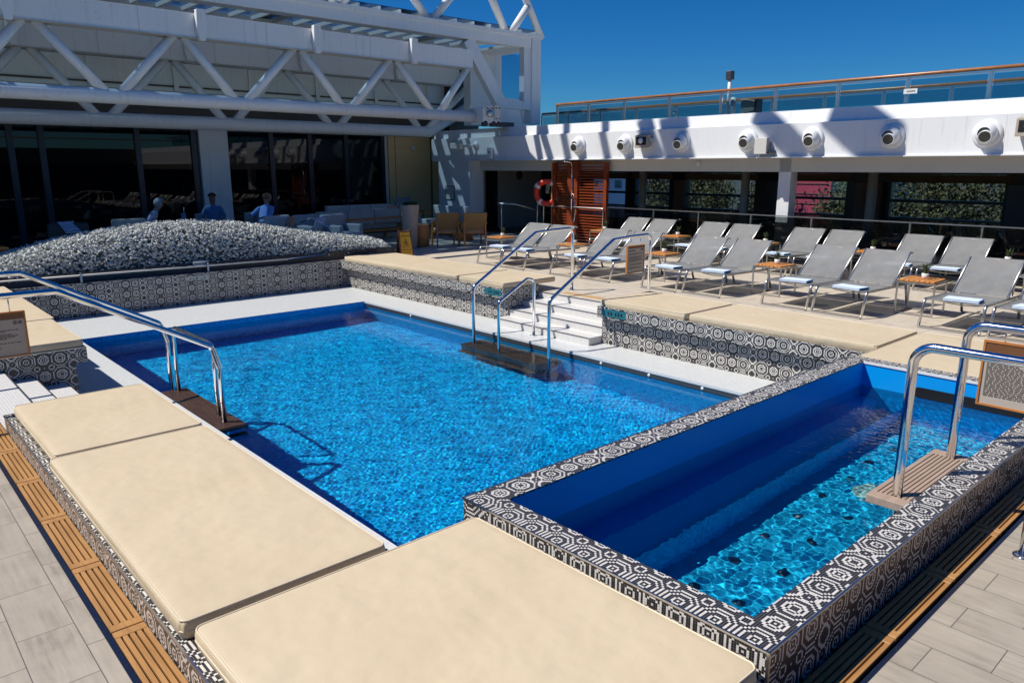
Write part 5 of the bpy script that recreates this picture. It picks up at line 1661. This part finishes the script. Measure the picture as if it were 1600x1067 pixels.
# sunglasses sit on the third figure's face
hc = Vector((0, 0, .52)) + Vector((0, math.sin(R(24)), math.cos(R(24)))) * .60
up_ = (Vector((0, math.sin(R(24)), math.cos(R(24)))) + Vector((0, -.12, .25))).normalized()
fc = hc + up_ * .15 + Vector((0, -.105, 0))
b = MB(); b.box(fc.x - .065, fc.y - .008, fc.z - .018, fc.x - .008, fc.y + .004, fc.z + .018); b.box(fc.x + .008, fc.y - .008, fc.z - .018, fc.x + .065, fc.y + .004, fc.z + .018); b.box(fc.x - .008, fc.y - .008, fc.z + .004, fc.x + .008, fc.y, fc.z + .01)
b.build('sunglasses', 'black', p3_)

# ------------------------------------------------------------------ world beyond the ship
tag(MB().box(-400, -400, -12.6, 900, 900, -12.5).build('harbour_ground', 'quay'), kind='structure')
t = thing('pink_building', 'bright pink building seen through the window behind the white column', 'building', (62, 30.2, -12.5))
b = MB(); b.box(-2, -1.9, 0, 6, 1.3, 14.6); b.build('wall', 'pink', t)
b = MB()
for z in (12.4, 13.2, 11.6): b.box(-2.06, -1.7, z, -2.01, 1.1, z + .05)
b.build('cladding_line', 'bronze', t)
t = thing('white_building', 'pale building with dark openings just right of the pink building', 'building', (70, 32.2, -12.5))
b = MB(); b.box(-2, -4.5, 0, 6, 1.6, 14.2); b.build('wall', 'farwhite', t)
for i in range(4):
    b = MB(); b.box(-2.06, -4.2 + i * 1.45, 12.2, -2.01, -3.4 + i * 1.45, 13.5); b.build('window', 'darkgrey', t)
t = thing('blue_building', 'blue building seen through the window right of the shower screen', 'building', (66, 55, -12.5))
b = MB(); b.box(-2, -4.0, 0, 6, 6, 13.9); b.build('wall', 'farblue', t)
b = MB()
for i in range(5): b.box(-2.06, -3.5 + i * 1.7, 12.4, -2.01, -2.6 + i * 1.7, 13.2)
b.build('window', 'pane_blue', t)
def tree(loc, h, r, seed, label):
    rnd = np.random.default_rng(seed)
    t = thing('tree', label, 'tree', loc, 0, 'trees beyond the ship')
    b = MB(); b.tube([(0, 0, 0), (.1, .1, h * .4), (-.1, .1, h * .7)], [.35, .25, .12], 8)
    for k in range(5):
        a = k * 1.256; b.tube([(0, 0, h * .42), (math.cos(a) * r * .5, math.sin(a) * r * .5, h * .72)], [.14, .05], 6)
    b.build('trunk', 'stem', t)
    n = 5200
    cl = rnd.normal(size=(26, 3)); cl /= np.linalg.norm(cl, axis=1)[:, None]; cl *= rnd.uniform(.45, .95, (26, 1))
    c_ = cl[rnd.integers(0, 26, n)] + rnd.normal(size=(n, 3)) * .17
    c_ = c_ * np.array([r, r, h * .30]) + np.array([0, 0, h * .70])
    s_ = rnd.uniform(.08, .17, n)
    d1 = rnd.normal(size=(n, 3)); d1 /= np.linalg.norm(d1, axis=1)[:, None]
    d2 = np.cross(d1, rnd.normal(size=(n, 3))); d2 /= np.linalg.norm(d2, axis=1)[:, None]
    V = np.stack([c_ - d1 * s_[:, None], c_ + d2 * s_[:, None] * .6, c_ + d1 * s_[:, None], c_ - d2 * s_[:, None] * .6], 1).reshape(-1, 3)
    me_ = bpy.data.meshes.new('crown'); me_.from_pydata(V.tolist(), [], np.arange(4 * n).reshape(-1, 4).tolist()); me_.materials.append(M['canopy'])
    o = bpy.data.objects.new('crown', me_); COL.objects.link(o); o.parent = t
tl = ['at the right end', 'second from the right', 'third from the right', 'fourth from the right', 'fifth from the right', 'right of the white column', 'just left of the pink building', 'left of the white column', 'in the window left of the column', 'beside the blue building']
for i, y in enumerate((14.5, 16.8, 19.2, 21.6, 24.3, 26.6, 33.2, 36.0, 39.2, 42.8)):
    tree((56 + (i * 37 % 7) * .5, y, -12.5), 14.2 + (i * 53 % 5) * .35, 2.1, 40 + i, f'bushy olive brown tree beyond the ship, {tl[i]}')

# ------------------------------------------------------------------ the ship on the other two sides (behind and left of the camera)
def deckhouse(label, loc, rz, L):
    """deckhouse shaped like the one behind the loungers, front along x facing +y"""
    t = thing('deckhouse', label, 'building', loc, rz)
    b = MB(); b.box(-L / 2, -.6, 2.2, L / 2, .0, 3.1); b.build('fascia_plate', 'dark', t)  # fascia near black to dim its reflection in the lounge glass
    b = MB(); b.box(-L / 2, -5, 2.3, L / 2, -.61, 3.05); b.build('roof', 'white_shade', t)
    n = int(L / 2.4)
    for i in range(n):
        x = -L / 2 + (i + .5) * L / n
        b = MB(); b.box(x - L / n / 2 + .12, -1.3, .08, x + L / n / 2 - .12, -1.26, 2.1); b.build('window', 'facade_glass', t)
        b = MB(); b.box(x - L / n / 2, -1.34, 0, x - L / n / 2 + .1, -1.2, 2.2); b.build('mullion', 'navy', t)
    b = MB(); b.box(-L / 2, -5, .004, L / 2, -1.4, 2.28); b.build('wall', 'dark', t)
    b = MB(); b.tube([(-L / 2, -.3, 3.67), (L / 2, -.3, 3.67)], .034, 8); b.build('handrail', 'railwood', t)
    return t
deckhouse('dark fronted deckhouse with dark windows behind the photographer', (6, -7.5, 0), 0, 28)
deckhouse('dark fronted deckhouse with dark windows left of the photographer', (-8.5, 8, 0), R(-90), 26)

# ------------------------------------------------------------------ added bars overhead, out of view, shaped to cast shade bands on the fascia
t = thing('shade_bars', 'added white shading bars out of view high above the pool', 'mast', (3, 12, 13))
sd = SUN_DIR / SUN_DIR.z
def back(y, z, h):  # a point on the fascia plane carried up towards the sun
    return Vector((XF, y, z)) + sd * h - Vector((3, 12, 13))
bands = [((13.05, 3.1), (12.75, 2.15), .30), ((11.75, 3.1), (11.2, 2.15), .55), ((10.95, 3.1), (10.55, 2.15), .95), ((8.6, 3.1), (7.55, 2.15), .55), ((6.9, 3.1), (5.75, 2.15), 1.0),
         ((14.4, 3.1), (14.1, 2.1), .30), ((16.2, 3.1), (15.8, 2.1), .6), ((3.2, 3.1), (2.2, 2.15), .6)]
for (ya, za), (yb, zb), wd in bands:
    h = 10.5
    a, c_ = back(ya + (ya - yb) * .3, za + .3, h), back(yb, zb, h)
    b = MB(); b.bar(a, c_, wd * .8, .12, sd); b.build('shade_bar', 'girder', t)
b = MB(); b.tube([back(2.0, 3.75, 10.5), back(17.5, 3.75, 10.5)], .12, 10); b.build('shade_bar_tie', 'girder', t)
